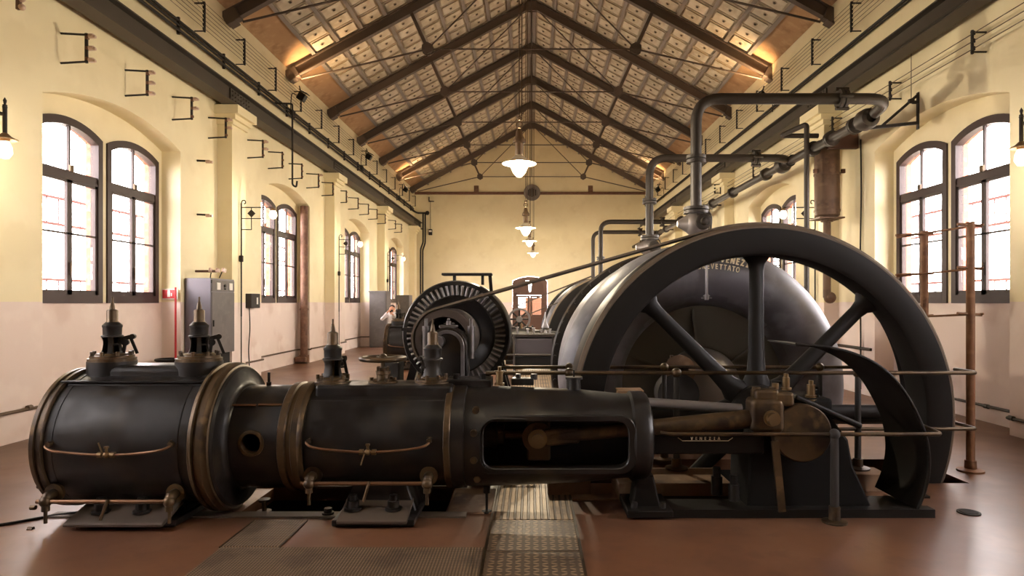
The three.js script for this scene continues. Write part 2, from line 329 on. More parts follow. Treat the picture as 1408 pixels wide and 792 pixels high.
// ------------------------------------------------------------------ end walls
{
  const wb = setting('wall_back');
  const DX0 = -1.1, DX1 = 0.9, gable = (y0) => [[WL - 0.5, y0], [WR + 0.5, y0], [WR + 0.5, EAVE + 0.2], [0, RIDGE + 0.5], [WL - 0.5, EAVE + 0.2]];
  const s = shapeOf(gable(SILL)); s.holes.push(new THREE.Path(arched(DX0, DX1, SILL + 0.001, 3.05, 3.3).map((q) => new THREE.Vector2(...q))));
  mesh('plaster', E(s, 0.3).translate(0, 0, -BACK - 0.3), M.plaster, wb);
  mesh('dado', [B(DX0 - WL + 0.5, SILL, 0.3, (DX0 + WL - 0.5) / 2, SILL / 2, -BACK - 0.15), B(WR + 0.5 - DX1, SILL, 0.3, (DX1 + WR + 0.5) / 2, SILL / 2, -BACK - 0.15)], M.dado, wb);
  mesh('cornice', B(WR - WL, 0.14, 0.12, (WL + WR) / 2, 8.02, -BACK + 0.06), M.rust, wb);
  const wf = setting('wall_front');
  mesh('plaster', E(shapeOf(gable(SILL)), 0.3).translate(0, 0, -FRONT), M.oak, wf);
  mesh('dado', B(WR - WL + 1, SILL, 0.3, 0, SILL / 2, -FRONT + 0.15), M.oak, wf);
  // the arched glazed door in the back wall
  const d = setting('door_1'), z = -BACK - 0.14, ring = (o, i, dd) => { const q = shapeOf(o); for (const h of i) q.holes.push(new THREE.Path(h.map((v) => new THREE.Vector2(...v)))); return E(q, dd); };
  const P = (x0, x1, y0, y1) => [[x0, y0], [x1, y0], [x1, y1], [x0, y1]];
  const mid = (DX0 + DX1) / 2;
  mesh('door_frame', ring(arched(DX0 + 0.01, DX1 - 0.01, 0.01, 3.04, 3.28), [arched(DX0 + 0.24, DX1 - 0.24, 0.1, 2.86, 3.07)], 0.16).translate(0, 0, z - 0.1), M.oak, d);
  mesh('door_transom', B(DX1 - DX0 - 0.3, 0.13, 0.12, mid, 2.28, z), M.oak, d);
  for (const [x0, x1] of [[DX0 + 0.22, mid - 0.01], [mid + 0.01, DX1 - 0.22]]) {
    const leaf = mesh('door_leaf', ring(P(x0, x1, 0.12, 2.21), [P(x0 + 0.13, x1 - 0.13, 1.1, 2.1)], 0.07).translate(0, 0, z - 0.05), M.oak, d);
    mesh('pane', B(x1 - x0 - 0.24, 1.02, 0.006, (x0 + x1) / 2, 1.6, z - 0.01), M.pane, leaf);
    mesh('door_panel', RB(x1 - x0 - 0.3, 0.7, 0.04, 0.01, (x0 + x1) / 2, 0.6, z + 0.03), M.oak, leaf);
    mesh('handle', [rod([x1 > 0.5 ? x0 + 0.06 : x1 - 0.06, 1.0, z + 0.07], [x1 > 0.5 ? x0 + 0.06 : x1 - 0.06, 1.15, z + 0.07], 0.015)], M.brass, leaf);
  }
  mesh('mullion', B(0.06, 0.8, 0.08, mid, 2.72, z), M.oak, d);
  for (const s of [-1, 1]) mesh('lunette_panel', E(shapeOf([[mid + s * 0.02, 2.3], [mid + s * 0.86, 2.3], [mid + s * 0.86, 2.95], [mid + s * 0.42, 3.06], [mid + s * 0.12, 3.02]]), 0.04).translate(0, 0, z - 0.05), M.oak, d);
  mesh('pane', E(shapeOf(arched(DX0 + 0.12, DX1 - 0.12, 2.3, 2.93, 3.17)), 0.006).translate(0, 0, z - 0.01), M.pane, d);
}

// ------------------------------------------------------------------ roof: coffered clay panels between purlins
const SL = Math.atan2(RIDGE - EAVE, 6.55), SLEN = Math.hypot(6.55, RIDGE - EAVE);
// s runs up the slope from the eave, n stands outwards from the rafter line, side is -1 or 1
const slopeM = (side, s, n, z) => { const x = 6.55 - s * Math.cos(SL) + n * Math.sin(SL), y = EAVE + s * Math.sin(SL) + n * Math.cos(SL); return new THREE.Matrix4().makeRotationZ(side > 0 ? -SL : SL).setPosition(side * x, y, z); };
const onSlope = (g, side, s, n, z) => { g.applyMatrix4(slopeM(side, s, n, z)); return g; };
const ceiling = setting('ceiling');
{
  const len = BACK - FRONT + 0.3, zc = -(BACK + FRONT) / 2;
  for (const side of [-1, 1]) {
    mesh('roof_deck', onSlope(new THREE.BoxGeometry(SLEN + 0.9, 0.1, len), side, SLEN / 2 - 0.3, 0.36, zc), M.ceiling, ceiling);
    mesh('eave_slab', onSlope(new THREE.BoxGeometry(1.12, 0.05, len), side, 0.3, 0.25, zc), M.eave, ceiling);
    for (let k = 0; k <= 9; k++) { const s = 0.84 + k * 0.732; if (s > SLEN - 0.02) continue; mesh('purlin', [onSlope(new THREE.BoxGeometry(0.1, 0.03, len), side, s, 0.155, zc), onSlope(new THREE.BoxGeometry(0.035, 0.11, len), side, s, 0.2, zc)], M.purlin, ceiling); }
  }
  mesh('ridge_board', B(0.24, 0.06, len, 0, RIDGE + 0.2, zc), M.purlin, ceiling);
  // one clay panel: slab, raised field with bevelled edge, dark vent boss
  const variants = [0, 1, 2].map((v) => {
    const field = new THREE.CylinderGeometry(0.5, 0.56, 0.03, 4, 1); field.rotateY(PI / 4); field.scale(0.66, 1, 0.56); field.translate(0, -0.034, 0);
    const rim = new THREE.CylinderGeometry(0.06, 0.06, 0.012, 6); rim.translate(0.02 - 0.02 * v, -0.052, 0);
    const boss = new THREE.CylinderGeometry(0.03, 0.036, 0.02, 6); boss.translate(0.02 - 0.02 * v, -0.064, 0);
    return uvMetres(merge([paint(new THREE.BoxGeometry(0.69, 0.04, 0.56), 0.78, 0.74, 0.7), paint(field, 1, 1, 1), paint(rim, 0.7, 0.66, 0.62), paint(boss, 0.13, 0.11, 0.1)]));
  });
  const spots = [];
  for (const side of [-1, 1]) for (let k = 0; k < 9; k++) for (let z = 10.57 + 0.3; z < BACK - 0.3; z += 0.6) {
    const s = 0.84 + (k + 0.5) * 0.732; if (s > SLEN - 0.2) continue;
    const p = V().setFromMatrixPosition(slopeM(side, s, 0.22, -z)), py = (p.y - 1.8) / z, px = Math.abs(p.x) / z;
    spots.push({ side, s, z, seen: py < 416 / 900 && px < 0.8 });
  }
  spots.sort((a, b) => a.z - b.z); let n = 0; const rest = [[], [], []];
  for (const q of spots) {
    const v = Math.floor(rnd() * 3), m = slopeM(q.side, q.s, 0.225 + rnd() * 0.006, -q.z), geo = variants[v];
    if (q.seen && n < 300) { n++; const o = finish(new THREE.Mesh(geo, M.tile[v])); o.name = 'roof_panel'; o.applyMatrix4(m); ceiling.add(o); } else rest[v].push(geo.clone().applyMatrix4(m));
  }
  const o = finish(new THREE.Mesh(mergeGeometries(rest.flat()), M.tile[0])); o.name = 'far_roof_panels'; o.userData = { kind: 'stuff', label: 'smaller clay panels further along the roof' }; ceiling.add(o);
}

// ------------------------------------------------------------------ roof trusses
{
  const F = 6.45, fy = EAVE - 0.06 + (6.55 - F) * Math.tan(SL), NX = 2.82, NY = 8.68, MX = 3.27, MY = EAVE + (6.55 - MX) * Math.tan(SL);
  let proto = null;
  TRUSSES.forEach((z, i) => {
    const label = `iron roof truss with thin tie rods, ${ORD[i]} counted from the near end`;
    if (proto) { dup(proto, [0, 0, -z], label, 'iron roof trusses'); return; }
    const t = proto = thing('roof_truss', label, 'truss', [0, 0, -z], 'iron roof trusses');
    for (const s of [-1, 1]) {
      const web = onSlope(new THREE.BoxGeometry(SLEN - 0.1, 0.24, 0.03), s, SLEN / 2 + 0.08, 0, 0), f1 = onSlope(new THREE.BoxGeometry(SLEN - 0.1, 0.025, 0.15), s, SLEN / 2 + 0.08, 0.12, 0), f2 = onSlope(new THREE.BoxGeometry(SLEN - 0.1, 0.025, 0.15), s, SLEN / 2 + 0.08, -0.12, 0);
      mesh('rafter', [web, f1, f2], M.truss, t);
      mesh('shoe', [onSlope(new RoundedBoxGeometry(0.34, 0.3, 0.2, 2, 0.02), s, 0.06, -0.02, 0), onSlope(new THREE.BoxGeometry(0.2, 0.04, 0.26), s, 0.02, -0.18, 0)], M.truss, t);
      mesh('strut', [bar([s * NX, NY, 0.04], [s * MX, MY - 0.1, 0.04], 0.035, 0.09), bar([s * NX, NY, -0.04], [s * MX, MY - 0.1, -0.04], 0.035, 0.09)], M.truss, t);
      mesh('tie_rod', [rod([s * (F - 0.2), fy - 0.1, 0], [s * NX, NY, 0], 0.026, 8)], M.truss, t);
      mesh('tie_rod', [rod([s * NX, NY, 0], [s * 0.1, RIDGE - 0.12, 0], 0.02, 8)], M.truss, t);
      mesh('gusset', [at(C(0.17, 0.17, 0.03, 0, 0, 0, 'z', 6), s * NX, NY, 0.07), at(C(0.17, 0.17, 0.03, 0, 0, 0, 'z', 6), s * NX, NY, -0.07), ...[-0.09, 0.09].map((d) => hex(0.03, 0.2, s * (NX + d), NY, 0, 'z'))], M.truss, t);
    }
    mesh('tie_rod', rod([-NX, NY, 0], [NX, NY, 0], 0.022, 8), M.truss, t);
    mesh('king_rod', [rod([0, NY, 0], [0, RIDGE - 0.05, 0], 0.018, 8)], M.truss, t);
    mesh('ridge_plate', [B(0.34, 0.3, 0.05, 0, RIDGE - 0.1, 0.05), B(0.34, 0.3, 0.05, 0, RIDGE - 0.1, -0.05)], M.truss, t);
  });
}

// ------------------------------------------------------------------ crane beams on the pilasters
for (const side of [-1, 1]) {
  const name = side < 0 ? 'left' : 'right', x = side < 0 ? -6.33 : 6.19, len = BACK - FRONT - 0.1;
  const t = thing('crane_beam', `long riveted iron crane beam along the ${name} wall`, 'beam', [x, 5.96, -(BACK + FRONT) / 2]);
  mesh('web', B(0.03, 0.34, len, 0, 0.19, 0), M.crane, t);
  mesh('lower_flange', B(0.3, 0.025, len, 0, 0.012, 0), M.crane, t);
  mesh('upper_flange', B(0.26, 0.025, len, 0, 0.36, 0), M.crane, t);
  mesh('rail', B(0.06, 0.06, len, 0, 0.4, 0), M.crane, t);
  if (side > 0) mesh('conduit', B(0.03, 0.03, len, -0.165, 0.03, 0), M.pipe, t);
  for (const z of PILASTERS) {
    const zz = -z - 0.3 + (BACK + FRONT) / 2, pl = mesh('splice_plate', B(0.03, 0.28, 0.95, -side * 0.028, 0.19, zz), M.crane, t), g = [];
    for (let i = 0; i < 7; i++) for (const y of [0.1, 0.19, 0.28]) g.push(S(0.024, -side * 0.046, y, zz - 0.39 + i * 0.13, 6));
    mesh('rivet', g, M.crane, pl);
  }
}

// ------------------------------------------------------------------ outside the windows
{
  const g = setting('ground');
  mesh('yard', B(160, 0.2, 160, 0, -3.3, -17), M.ground, g);
}
for (const side of [-1, 1]) {
  const x = side < 0 ? -9.4 : 9.2, t = thing('yard_railing', `slim iron railing outside the ${side < 0 ? 'left' : 'right'} hand windows, washed out by daylight`, 'railing', [x, -3.2, -17]);
  for (const y of [5.15, 5.45, 6.55, 7.07]) mesh('rail', B(0.05, 0.05, 42, 0, y, 0), M.whiteRail, t);
  const bars = []; for (let z = -20; z <= 20; z += 0.32) bars.push(B(0.022, 0.52, 0.022, 0, 6.81, z), B(0.022, 0.3, 0.022, 0, 5.3, z));
  mesh('bars', bars, M.whiteRail, t).userData = { kind: 'stuff' };
  for (let z = -18; z <= 18; z += 9) mesh('post', B(0.1, 7.1, 0.1, 0, 3.55, z), M.whiteRail, t);
}
{
  const w = thing('porch_wall', 'dark reddish wall outside, glimpsed through the panes of the back door', 'wall', [-0.1, -3.2, -BACK - 2.6]);
  mesh('wall_face', [B(1.2, 5.3, 0.3, 0.32, 2.65, 0), B(0.9, 4.7, 0.3, -0.72, 2.35, 0)], M.oak, w);
}

// ------------------------------------------------------------------ the steam engine in front (x along its axis, z towards the camera)
const Y0 = 0.64, ZC = -5.73;
function valveGear(parent, x, y, fr, turn, k = 1) {
  const v = part('valve', parent, [x, y, 0]); v.rotation.y = turn; v.scale.setScalar(k);
  mesh('valve_flange', L([[0, 0], [fr, 0], [fr, 0.026], [fr - 0.016, 0.03], [fr - 0.016, 0.05], [fr * 0.72, 0.054], [fr * 0.66, 0.066], [0.08, 0.07], [0, 0.07]], 40), M.brown, v);
  for (let i = 0; i < 8; i++) { const a = i * PI / 4 + 0.3; mesh('flange_bolt', hex(0.017, 0.045, fr * 0.82 * Math.cos(a), 0.064, fr * 0.82 * Math.sin(a)), M.brown, v); }
  // yoke: a waisted shell, open on one side, with the spindle inside
  const yk = [[0.088, 0.066], [0.076, 0.1], [0.068, 0.15], [0.07, 0.18], [0.083, 0.212], [0.07, 0.212], [0.058, 0.18], [0.056, 0.15], [0.064, 0.1], [0.076, 0.066]];
  mesh('yoke', [L(yk, 22, 1.0, PI * 2 - 2.1), L(yk, 4, -0.25, 0.5), B(0.04, 0.014, 0.14, 0.04, 0.145, 0)], M.iron, v);
  mesh('spindle', C(0.013, 0.013, 0.4, 0, 0.26, 0, 'y', 8), M.brown, v);
  mesh('spring_housing', L([[0, 0.21], [0.086, 0.21], [0.086, 0.222], [0.072, 0.228], [0.074, 0.29], [0.078, 0.296], [0.078, 0.312], [0.06, 0.33], [0.05, 0.34], [0, 0.34]], 30), M.iron, v);
  mesh('upper_housing', L([[0, 0.335], [0.05, 0.338], [0.045, 0.35], [0.045, 0.435], [0.04, 0.445], [0.022, 0.452], [0.018, 0.48], [0.012, 0.51], [0, 0.512]], 26), M.brown, v);
  mesh('top_rod', [C(0.0075, 0.0075, 0.06, 0, 0.53, 0, 'y', 8), hex(0.013, 0.012, 0, 0.512, 0)], M.brown, v);
  mesh('lever', [bar([0.07, 0.19, 0], [0.165, 0.215, 0], 0.026, 0.036), bar([0.14, 0.21, 0.02], [0.195, 0.06, 0.02], 0.018, 0.024), C(0.024, 0.024, 0.06, 0.155, 0.21, 0, 'z', 12), C(0.03, 0.03, 0.045, 0.1, 0.16, 0, 'z', 12), bar([0.085, 0.07, 0], [0.1, 0.175, 0], 0.026, 0.026)], M.iron, v);
  return v;
}
const boltRing = (x, r, n, s = 0.02, h = 0.03, off = 0) => Array.from({ length: n }, (_, i) => { const a = off + i * PI * 2 / n; return hex(s, h, x, r * Math.cos(a), r * Math.sin(a), 'x'); });
function drainPipe(parent, x0, x1, y, sag, z, r, cock) {
  const p = part('drain_pipe', parent), m = (x0 + x1) / 2;
  mesh('pipe_run', [tube([[x0, y + 0.02, z - 0.09], [x0 - 0.02, y + 0.01, z - 0.01], [x0 + 0.03, y - sag * 0.3, z + 0.02], [(x0 + m) / 2, y - sag * 0.8, z + 0.02], [m, y - sag, z + 0.02], [(x1 + m) / 2, y - sag * 0.8, z + 0.02], [x1 - 0.03, y - sag * 0.2, z + 0.02], [x1 + 0.01, y + 0.015, z - 0.03], [x1 + 0.01, y + 0.02, z - 0.09]], r, 50, 8)], M.copper, p);
  for (const x of [x0, x1]) mesh('union', [C(r * 3, r * 3, 0.02, x, y + 0.02, z - 0.05, 'z', 16), hex(r * 2.1, 0.04, x, y + 0.02, z - 0.025, 'z')], M.brown, p);
  if (cock) mesh('cock', [hex(r * 2.2, 0.035, m - 0.05, y - sag, z + 0.02, 'x'), hex(r * 2.2, 0.035, m + 0.05, y - sag, z + 0.02, 'x'), S(r * 2.4, m, y - sag, z + 0.02, 12), C(r, r, 0.07, m, y - sag + 0.03, z + 0.02, 'y', 10), C(r * 1.7, r * 1.7, 0.015, m, y - sag + 0.06, z + 0.02, 'y', 6), rod([m - 0.02, y - sag, z + 0.03], [m - 0.05, y - sag + (cock < 0 ? -0.1 : 0.1), z + 0.04], 0.006, 6)], M.brass, p);
  return p;
}
function steamEngine() {
  const e = thing('steam_engine', 'long dark horizontal steam engine with two cylinders and tall valve housings, nearest the camera', 'engine', [0, 0, ZC]);
  // low pressure cylinder
  const lp = mesh('low_pressure_cylinder', Lx([[-3.9, 0], [-3.9, 0.56 + 0.0], [-3.87, 0.562], [-2.66, 0.562], [-2.64, 0.5], [-2.5, 0]].map(([x, r]) => [x, r]), 72).translate(0, Y0, 0), M.iron, e);
  mesh('cylinder_rim', Lx([[-3.965, 0.4], [-3.965, 0.575], [-3.955, 0.588], [-3.925, 0.588], [-3.92, 0.575], [-3.895, 0.575], [-3.89, 0.588], [-3.868, 0.588], [-3.86, 0.575], [-3.86, 0.5]], 80).translate(0, Y0, 0), M.brown, e);
  mesh('cylinder_cover', Lx([[-4.06, 0], [-4.05, 0.22], [-4.0, 0.3], [-3.985, 0.5], [-3.96, 0.5], [-3.96, 0]], 60).translate(0, Y0, 0), M.iron, e);
  mesh('cover_bolt', boltRing(-3.98, 0.53, 20, 0.02, 0.04), M.brown, e);
  mesh('cladding_band', [Lx([[-2.84, 0.55], [-2.84, 0.566], [-2.8, 0.566], [-2.8, 0.55]], 72).translate(0, Y0, 0), Lx([[-3.82, 0.55], [-3.82, 0.566], [-3.79, 0.566], [-3.79, 0.55]], 72).translate(0, Y0, 0)], M.iron, lp);
  mesh('main_flange', Lx([[-2.7, 0.5], [-2.7, 0.615], [-2.69, 0.63], [-2.665, 0.635], [-2.655, 0.615], [-2.635, 0.615], [-2.625, 0.635], [-2.585, 0.635], [-2.57, 0.622], [-2.545, 0.615], [-2.53, 0.59], [-2.53, 0.4]], 80).translate(0, Y0, 0), M.brown, e);
  mesh('flange_neck', Lx([[-2.56, 0.6], [-2.53, 0.6], [-2.51, 0.585], [-2.5, 0.48], [-2.48, 0.45], [-2.46, 0.44], [-2.46, 0.3]], 72).translate(0, Y0, 0), M.iron, e);
  // open distance piece with a round sight hole
  const dp = carve(Lx([[-2.5, 0.3], [-2.5, 0.437], [-1.98, 0.437], [-1.98, 0.3], [-2.5, 0.3]], 72), C(0.082, 0.082, 0.5, -2.27, 0.02, 0.4, 'z', 32)).translate(0, Y0, 0);
  const dpm = mesh('distance_piece', dp, M.iron, e);
  mesh('sight_hole_ring', [Lz([[-0.01, 0.084], [-0.01, 0.108], [0.012, 0.106], [0.016, 0.09], [0.016, 0.08], [-0.05, 0.08]], 40).translate(-2.27, Y0 + 0.02, 0.43)], M.brown, dpm);
  mesh('copper_strap', [-0.2, 0.0].map((q, i) => at(B(i ? 0.28 : 0.2, 0.018, 0.012, 0, 0, 0), -2.38 + i * 0.26, Y0 + 0.31 + i * 0.004, 0.315, -0.78)), M.copper, dpm);
  mesh('gauge_cock', [C(0.012, 0.012, 0.12, -2.3, Y0 + 0.49, 0, 'y', 8), C(0.022, 0.022, 0.03, -2.3, Y0 + 0.45, 0, 'y', 8)], M.iron, dpm);
  mesh('inner_rod', Lx([[-2.6, 0], [-2.6, 0.06], [-1.9, 0.06], [-1.9, 0]], 16).translate(0, Y0, 0), M.brown, e);
  mesh('middle_flange', Lx([[-2.06, 0.4], [-2.06, 0.455], [-2.05, 0.467], [-2.0, 0.467], [-1.99, 0.452], [-1.955, 0.452], [-1.945, 0.47], [-1.895, 0.47], [-1.88, 0.455], [-1.86, 0.445], [-1.86, 0.4]], 80).translate(0, Y0, 0), M.brown, e);
  const hp = mesh('high_pressure_cylinder', Lx([[-1.9, 0], [-1.9, 0.425], [-0.68, 0.425], [-0.68, 0]], 72).translate(0, Y0, 0), M.iron, e);
  mesh('end_flange', Lx([[-0.72, 0.4], [-0.72, 0.44], [-0.712, 0.45], [-0.67, 0.45], [-0.66, 0.44], [-0.66, 0.4]], 80).translate(0, Y0, 0), M.brown, e);
  mesh('frame_flange', Lx([[-0.66, 0.2], [-0.66, 0.445], [-0.56, 0.445], [-0.55, 0.42], [-0.55, 0.2]], 72).translate(0, Y0, 0), M.iron, e);
  // valve chests and valves
  const chest = mesh('low_pressure_chest', [C(0.192, 0.192, 0.24, -3.67, 1.17, 0, 'y', 40), C(0.192, 0.192, 0.24, -2.91, 1.17, 0, 'y', 40), RB(0.9, 0.3, 0.34, 0.06, -3.29, 1.115, 0), RB(1.16, 0.1, 0.62, 0.03, -3.28, 1.09, 0)], M.iron, e);
  mesh('chest_seam', [B(1.22, 0.012, 0.66, -3.28, 1.145, 0)], M.black, chest);
  valveGear(e, -3.67, 1.29, 0.187, 0.35, 1.0); valveGear(e, -2.91, 1.29, 0.187, 0.45, 1.0);
  const ch2 = mesh('high_pressure_chest', [RB(1.16, 0.2, 0.42, 0.03, -1.25, 1.0, 0), C(0.16, 0.16, 0.2, -1.74, 0.985, 0, 'y', 36), C(0.16, 0.16, 0.2, -0.865, 0.985, 0, 'y', 36), RB(1.25, 0.05, 0.52, 0.02, -1.3, 0.965, 0)], M.iron, e);
  mesh('side_bracket', [RB(0.4, 0.09, 0.3, 0.01, -0.55, 1.085, -0.1), hex(0.03, 0.05, -0.66, 1.15, -0.02), hex(0.03, 0.05, -0.43, 1.15, -0.02)], M.iron, ch2);
  valveGear(e, -1.74, 1.085, 0.15, 1.3, 1.02); valveGear(e, -0.865, 1.085, 0.15, 2.4, 1.02);
  // throttle hand wheel
  const hw = part('throttle_wheel', e, [-1.3, 1.09, 0.0]);
  mesh('gland', [L([[0, 0], [0.128, 0], [0.128, 0.022], [0.11, 0.03], [0.06, 0.034], [0.058, 0.08], [0.066, 0.085], [0.066, 0.115], [0.05, 0.12], [0.05, 0.14], [0.02, 0.145], [0, 0.145]], 30), ...[0, 1, 2, 3, 4, 5].map((i) => hex(0.018, 0.03, 0.1 * Math.cos(i * PI / 3), 0.04, 0.1 * Math.sin(i * PI / 3))), ...[0, 1, 2, 3].map((i) => hex(0.014, 0.04, 0.058 * Math.cos(i * PI / 2 + 0.6), 0.13, 0.058 * Math.sin(i * PI / 2 + 0.6)))], M.brown, hw);
  mesh('stem', [C(0.016, 0.016, 0.2, 0, 0.16, 0, 'y', 10), L([[0, 0.2], [0.035, 0.2], [0.035, 0.245], [0.02, 0.26], [0, 0.265]], 12)], M.brown, hw);
  const tor = new THREE.TorusGeometry(0.187, 0.021, 12, 48); tor.rotateX(PI / 2); tor.translate(0, 0.22, 0);
  mesh('wheel_rim', tor, M.brown, hw);
  mesh('wheel_spoke', [0, 1, 2].map((i) => rod([0.18 * Math.cos(i * PI / 3), 0.22, 0.18 * Math.sin(i * PI / 3)], [-0.18 * Math.cos(i * PI / 3), 0.22, -0.18 * Math.sin(i * PI / 3)], 0.012, 8)), M.brown, hw);
  // drain pipes and cocks along the front
  drainPipe(e, -3.8, -2.84, 0.665, 0.055, 0.6, 0.011, 1);
  drainPipe(e, -1.8, -0.83, 0.66, 0.06, 0.46, 0.011, -1);
  const low = (x0, x1, y, z) => {
    const p = part('warming_pipe', e);
    mesh('pipe_run', rod([x0 - 0.04, y, z], [x1 + 0.03, y, z], 0.017, 10), M.copper, p);
    for (const x of [x0 + 0.03, x1]) { mesh('flange_elbow', [C(0.075, 0.075, 0.03, x, y + 0.04, z - 0.1, 'z', 20), S(0.046, x, y, z, 12), tube([[x, y - 0.02, z], [x, y + 0.03, z - 0.02], [x, y + 0.04, z - 0.12]], 0.04, 10, 10)], M.brown, p); mesh('drain_cock', [C(0.03, 0.03, 0.05, x, y - 0.05, z, 'y', 10), C(0.014, 0.014, 0.12, x, y - 0.11, z, 'y', 8)], M.brown, p); }
    mesh('cock_handle', rod([(x0 + x1) / 2 + 0.03, y + 0.02, z + 0.02], [(x0 + x1) / 2 - 0.01, y - 0.13, z + 0.05], 0.012, 8), M.brown, p);
  };
  low(-3.84, -2.84, 0.24, 0.6); low(-1.82, -0.84, 0.345, 0.47);
  // feet
  const foot = (x, w, z, y1) => {
    const f = part('foot', e);
    const tr = E(shapeOf([[-w / 2, 0.04], [w / 2, 0.04], [w / 2 - 0.11, y1], [-w / 2 + 0.11, y1]]), 0.7, 0.012).translate(x, 0, -0.45);
    mesh('pedestal', [tr, RB(w + 0.06, 0.05, 1.0, 0.01, x, 0.035, 0)], M.iron, f);
    mesh('foot_pad', RB(w - 0.04, 0.03, 0.34, 0.008, x, 0.1, z - 0.17, 0.28), M.footPlate, f);
    for (const d of [-0.19, 0.14]) mesh('foot_bolt', [hex(0.05, 0.07, x + d, 0.15, z - 0.17), hex(0.035, 0.1, x + d, 0.18, z - 0.17), C(0.07, 0.07, 0.02, x + d, 0.118, z - 0.17)], M.iron, f);
  };
  foot(-3.28, 0.82, 0.62, 0.2); foot(-1.27, 0.6, 0.55, 0.36);
  for (const [x, z] of [[-1.72, 0.1], [-1.0, 0.12], [-2.9, 0.15], [-3.65, 0.15]]) mesh('floor_bolt', [hex(0.035, 0.05, x, 0.04, z + 0.1), C(0.05, 0.05, 0.02, x, 0.02, z + 0.1)], M.iron, e);
  mesh('lubricator_knob', [C(0.045, 0.05, 0.02, -2.3, 0.1, 0.1), C(0.02, 0.02, 0.1, -2.3, 0.05, 0.1), C(0.06, 0.06, 0.01, -2.3, 0.006, 0.1)], M.brown, e);
  // bored guide frame with its window, crosshead and gland
  const outer = Lx([[-0.58, 0.2], [-0.58, 0.425], [-0.5, 0.432], [-0.1, 0.42], [0.4, 0.4], [0.8, 0.36], [0.84, 0.362], [0.86, 0.385], [0.96, 0.385], [1.0, 0.36], [1.02, 0.3], [1.02, 0.25], [0.4, 0.3], [-0.5, 0.34], [-0.5, 0.2], [-0.58, 0.2]], 80);
  const win = new RoundedBoxGeometry(1.24, 0.43, 0.7, 5, 0.12); win.translate(0.2, -0.01, 0.36);
  const win2 = new RoundedBoxGeometry(1.0, 0.3, 0.5, 4, 0.1); win2.translate(0.2, 0.1, -0.42);
  const gf = mesh('guide_frame', carve(outer, win).translate(0, Y0, 0), M.iron, e);
  mesh('window_lip', (() => { const o = new THREE.Shape(), rr = (s, w, h, r) => { s.moveTo(-w + r, -h); s.lineTo(w - r, -h); s.quadraticCurveTo(w, -h, w, -h + r); s.lineTo(w, h - r); s.quadraticCurveTo(w, h, w - r, h); s.lineTo(-w + r, h); s.quadraticCurveTo(-w, h, -w, h - r); s.lineTo(-w, -h + r); s.quadraticCurveTo(-w, -h, -w + r, -h); }; rr(o, 0.65, 0.235, 0.14); const i = new THREE.Path(); rr(i, 0.605, 0.2, 0.12); o.holes.push(i); return E(o, 0.03, 0.008).translate(0.2, Y0 - 0.01, 0.325); })(), M.iron, gf);
  for (const [x, y] of [[-0.46, 0.27], [-0.47, 0.1], [-0.47, -0.12], [-0.45, -0.3]]) mesh('frame_stud', C(0.035, 0.028, 0.05, x, Y0 + y, Math.sqrt(0.43 ** 2 - y * y), 'z', 12), M.brown, gf);
  mesh('slide_bars', [B(1.3, 0.04, 0.2, 0.2, Y0 - 0.27, 0.1), B(1.3, 0.04, 0.2, 0.2, Y0 + 0.27, 0.02)], M.brown, e);
  const cr = part('crosshead', e);
  mesh('crosshead_block', [RB(0.2, 0.42, 0.2, 0.02, 0.06, Y0 + 0.02, 0.05), C(0.13, 0.13, 0.08, 0.05, Y0 + 0.02, 0.17, 'z', 28)], M.brown, cr);
  mesh('crosshead_pin', [C(0.08, 0.08, 0.1, 0.05, Y0 + 0.02, 0.22, 'z', 24), C(0.045, 0.045, 0.12, 0.05, Y0 + 0.02, 0.23, 'z', 20)], M.brass, cr);
  mesh('piston_gland', Lx([[-0.56, 0], [-0.56, 0.12], [-0.3, 0.12], [-0.29, 0.09], [-0.24, 0.09], [-0.23, 0.045], [-0.05, 0.045], [-0.05, 0]], 24).translate(0, Y0 + 0.02, 0.05), M.brown, e);
  // connecting rod and crank
  const CX = 2.25, CY = 0.715, PX = 1.97, PY = 0.83, ZR = 0.25;
  const cn = part('connecting_rod', e);
  const rg = rod([0.16, Y0 + 0.03, 0.2], [PX - 0.1, PY - 0.0, ZR], 0.055, 18, 0.08);
  mesh('rod_shank', [rg, RB(0.3, 0.15, 0.1, 0.03, 0.25, Y0 + 0.035, 0.2, 0, 0, 0.09)], M.brown, cn);
  mesh('big_end', [RB(0.28, 0.29, 0.2, 0.05, PX - 0.02, PY + 0.035, ZR), RB(0.2, 0.1, 0.16, 0.03, PX - 0.02, PY + 0.2, ZR), hex(0.035, 0.09, PX - 0.09, PY + 0.22, ZR), hex(0.035, 0.09, PX + 0.05, PY + 0.22, ZR), RB(0.16, 0.12, 0.18, 0.03, PX + 0.12, PY + 0.17, ZR)], M.brown, cn);
  mesh('crank_pin', [C(0.05, 0.05, 0.09, PX, PY + 0.02, ZR + 0.13, 'z', 24), C(0.066, 0.066, 0.02, PX, PY + 0.02, ZR + 0.11, 'z', 24)], M.brass, cn);
  mesh('oil_cup', [C(0.03, 0.03, 0.09, PX + 0.16, PY + 0.3, ZR, 'y', 12), C(0.045, 0.045, 0.02, PX + 0.16, PY + 0.25, ZR, 'y', 12), C(0.02, 0.02, 0.03, PX + 0.16, PY + 0.36, ZR, 'y', 10), C(0.03, 0.03, 0.05, PX + 0.07, PY + 0.27, ZR, 'y', 8)], M.brass, cn);
  const ck = part('crank', e);
  mesh('crank_disc', Lz([[0.2, 0], [0.2, 0.235], [0.21, 0.24], [0.3, 0.24], [0.31, 0.23], [0.31, 0]], 56).translate(CX, CY, 0), M.brown, ck);
  mesh('crank_shaft', C(0.11, 0.11, 0.96, 2.36, 0.65, -0.34, 'z', 24), M.steel, ck);
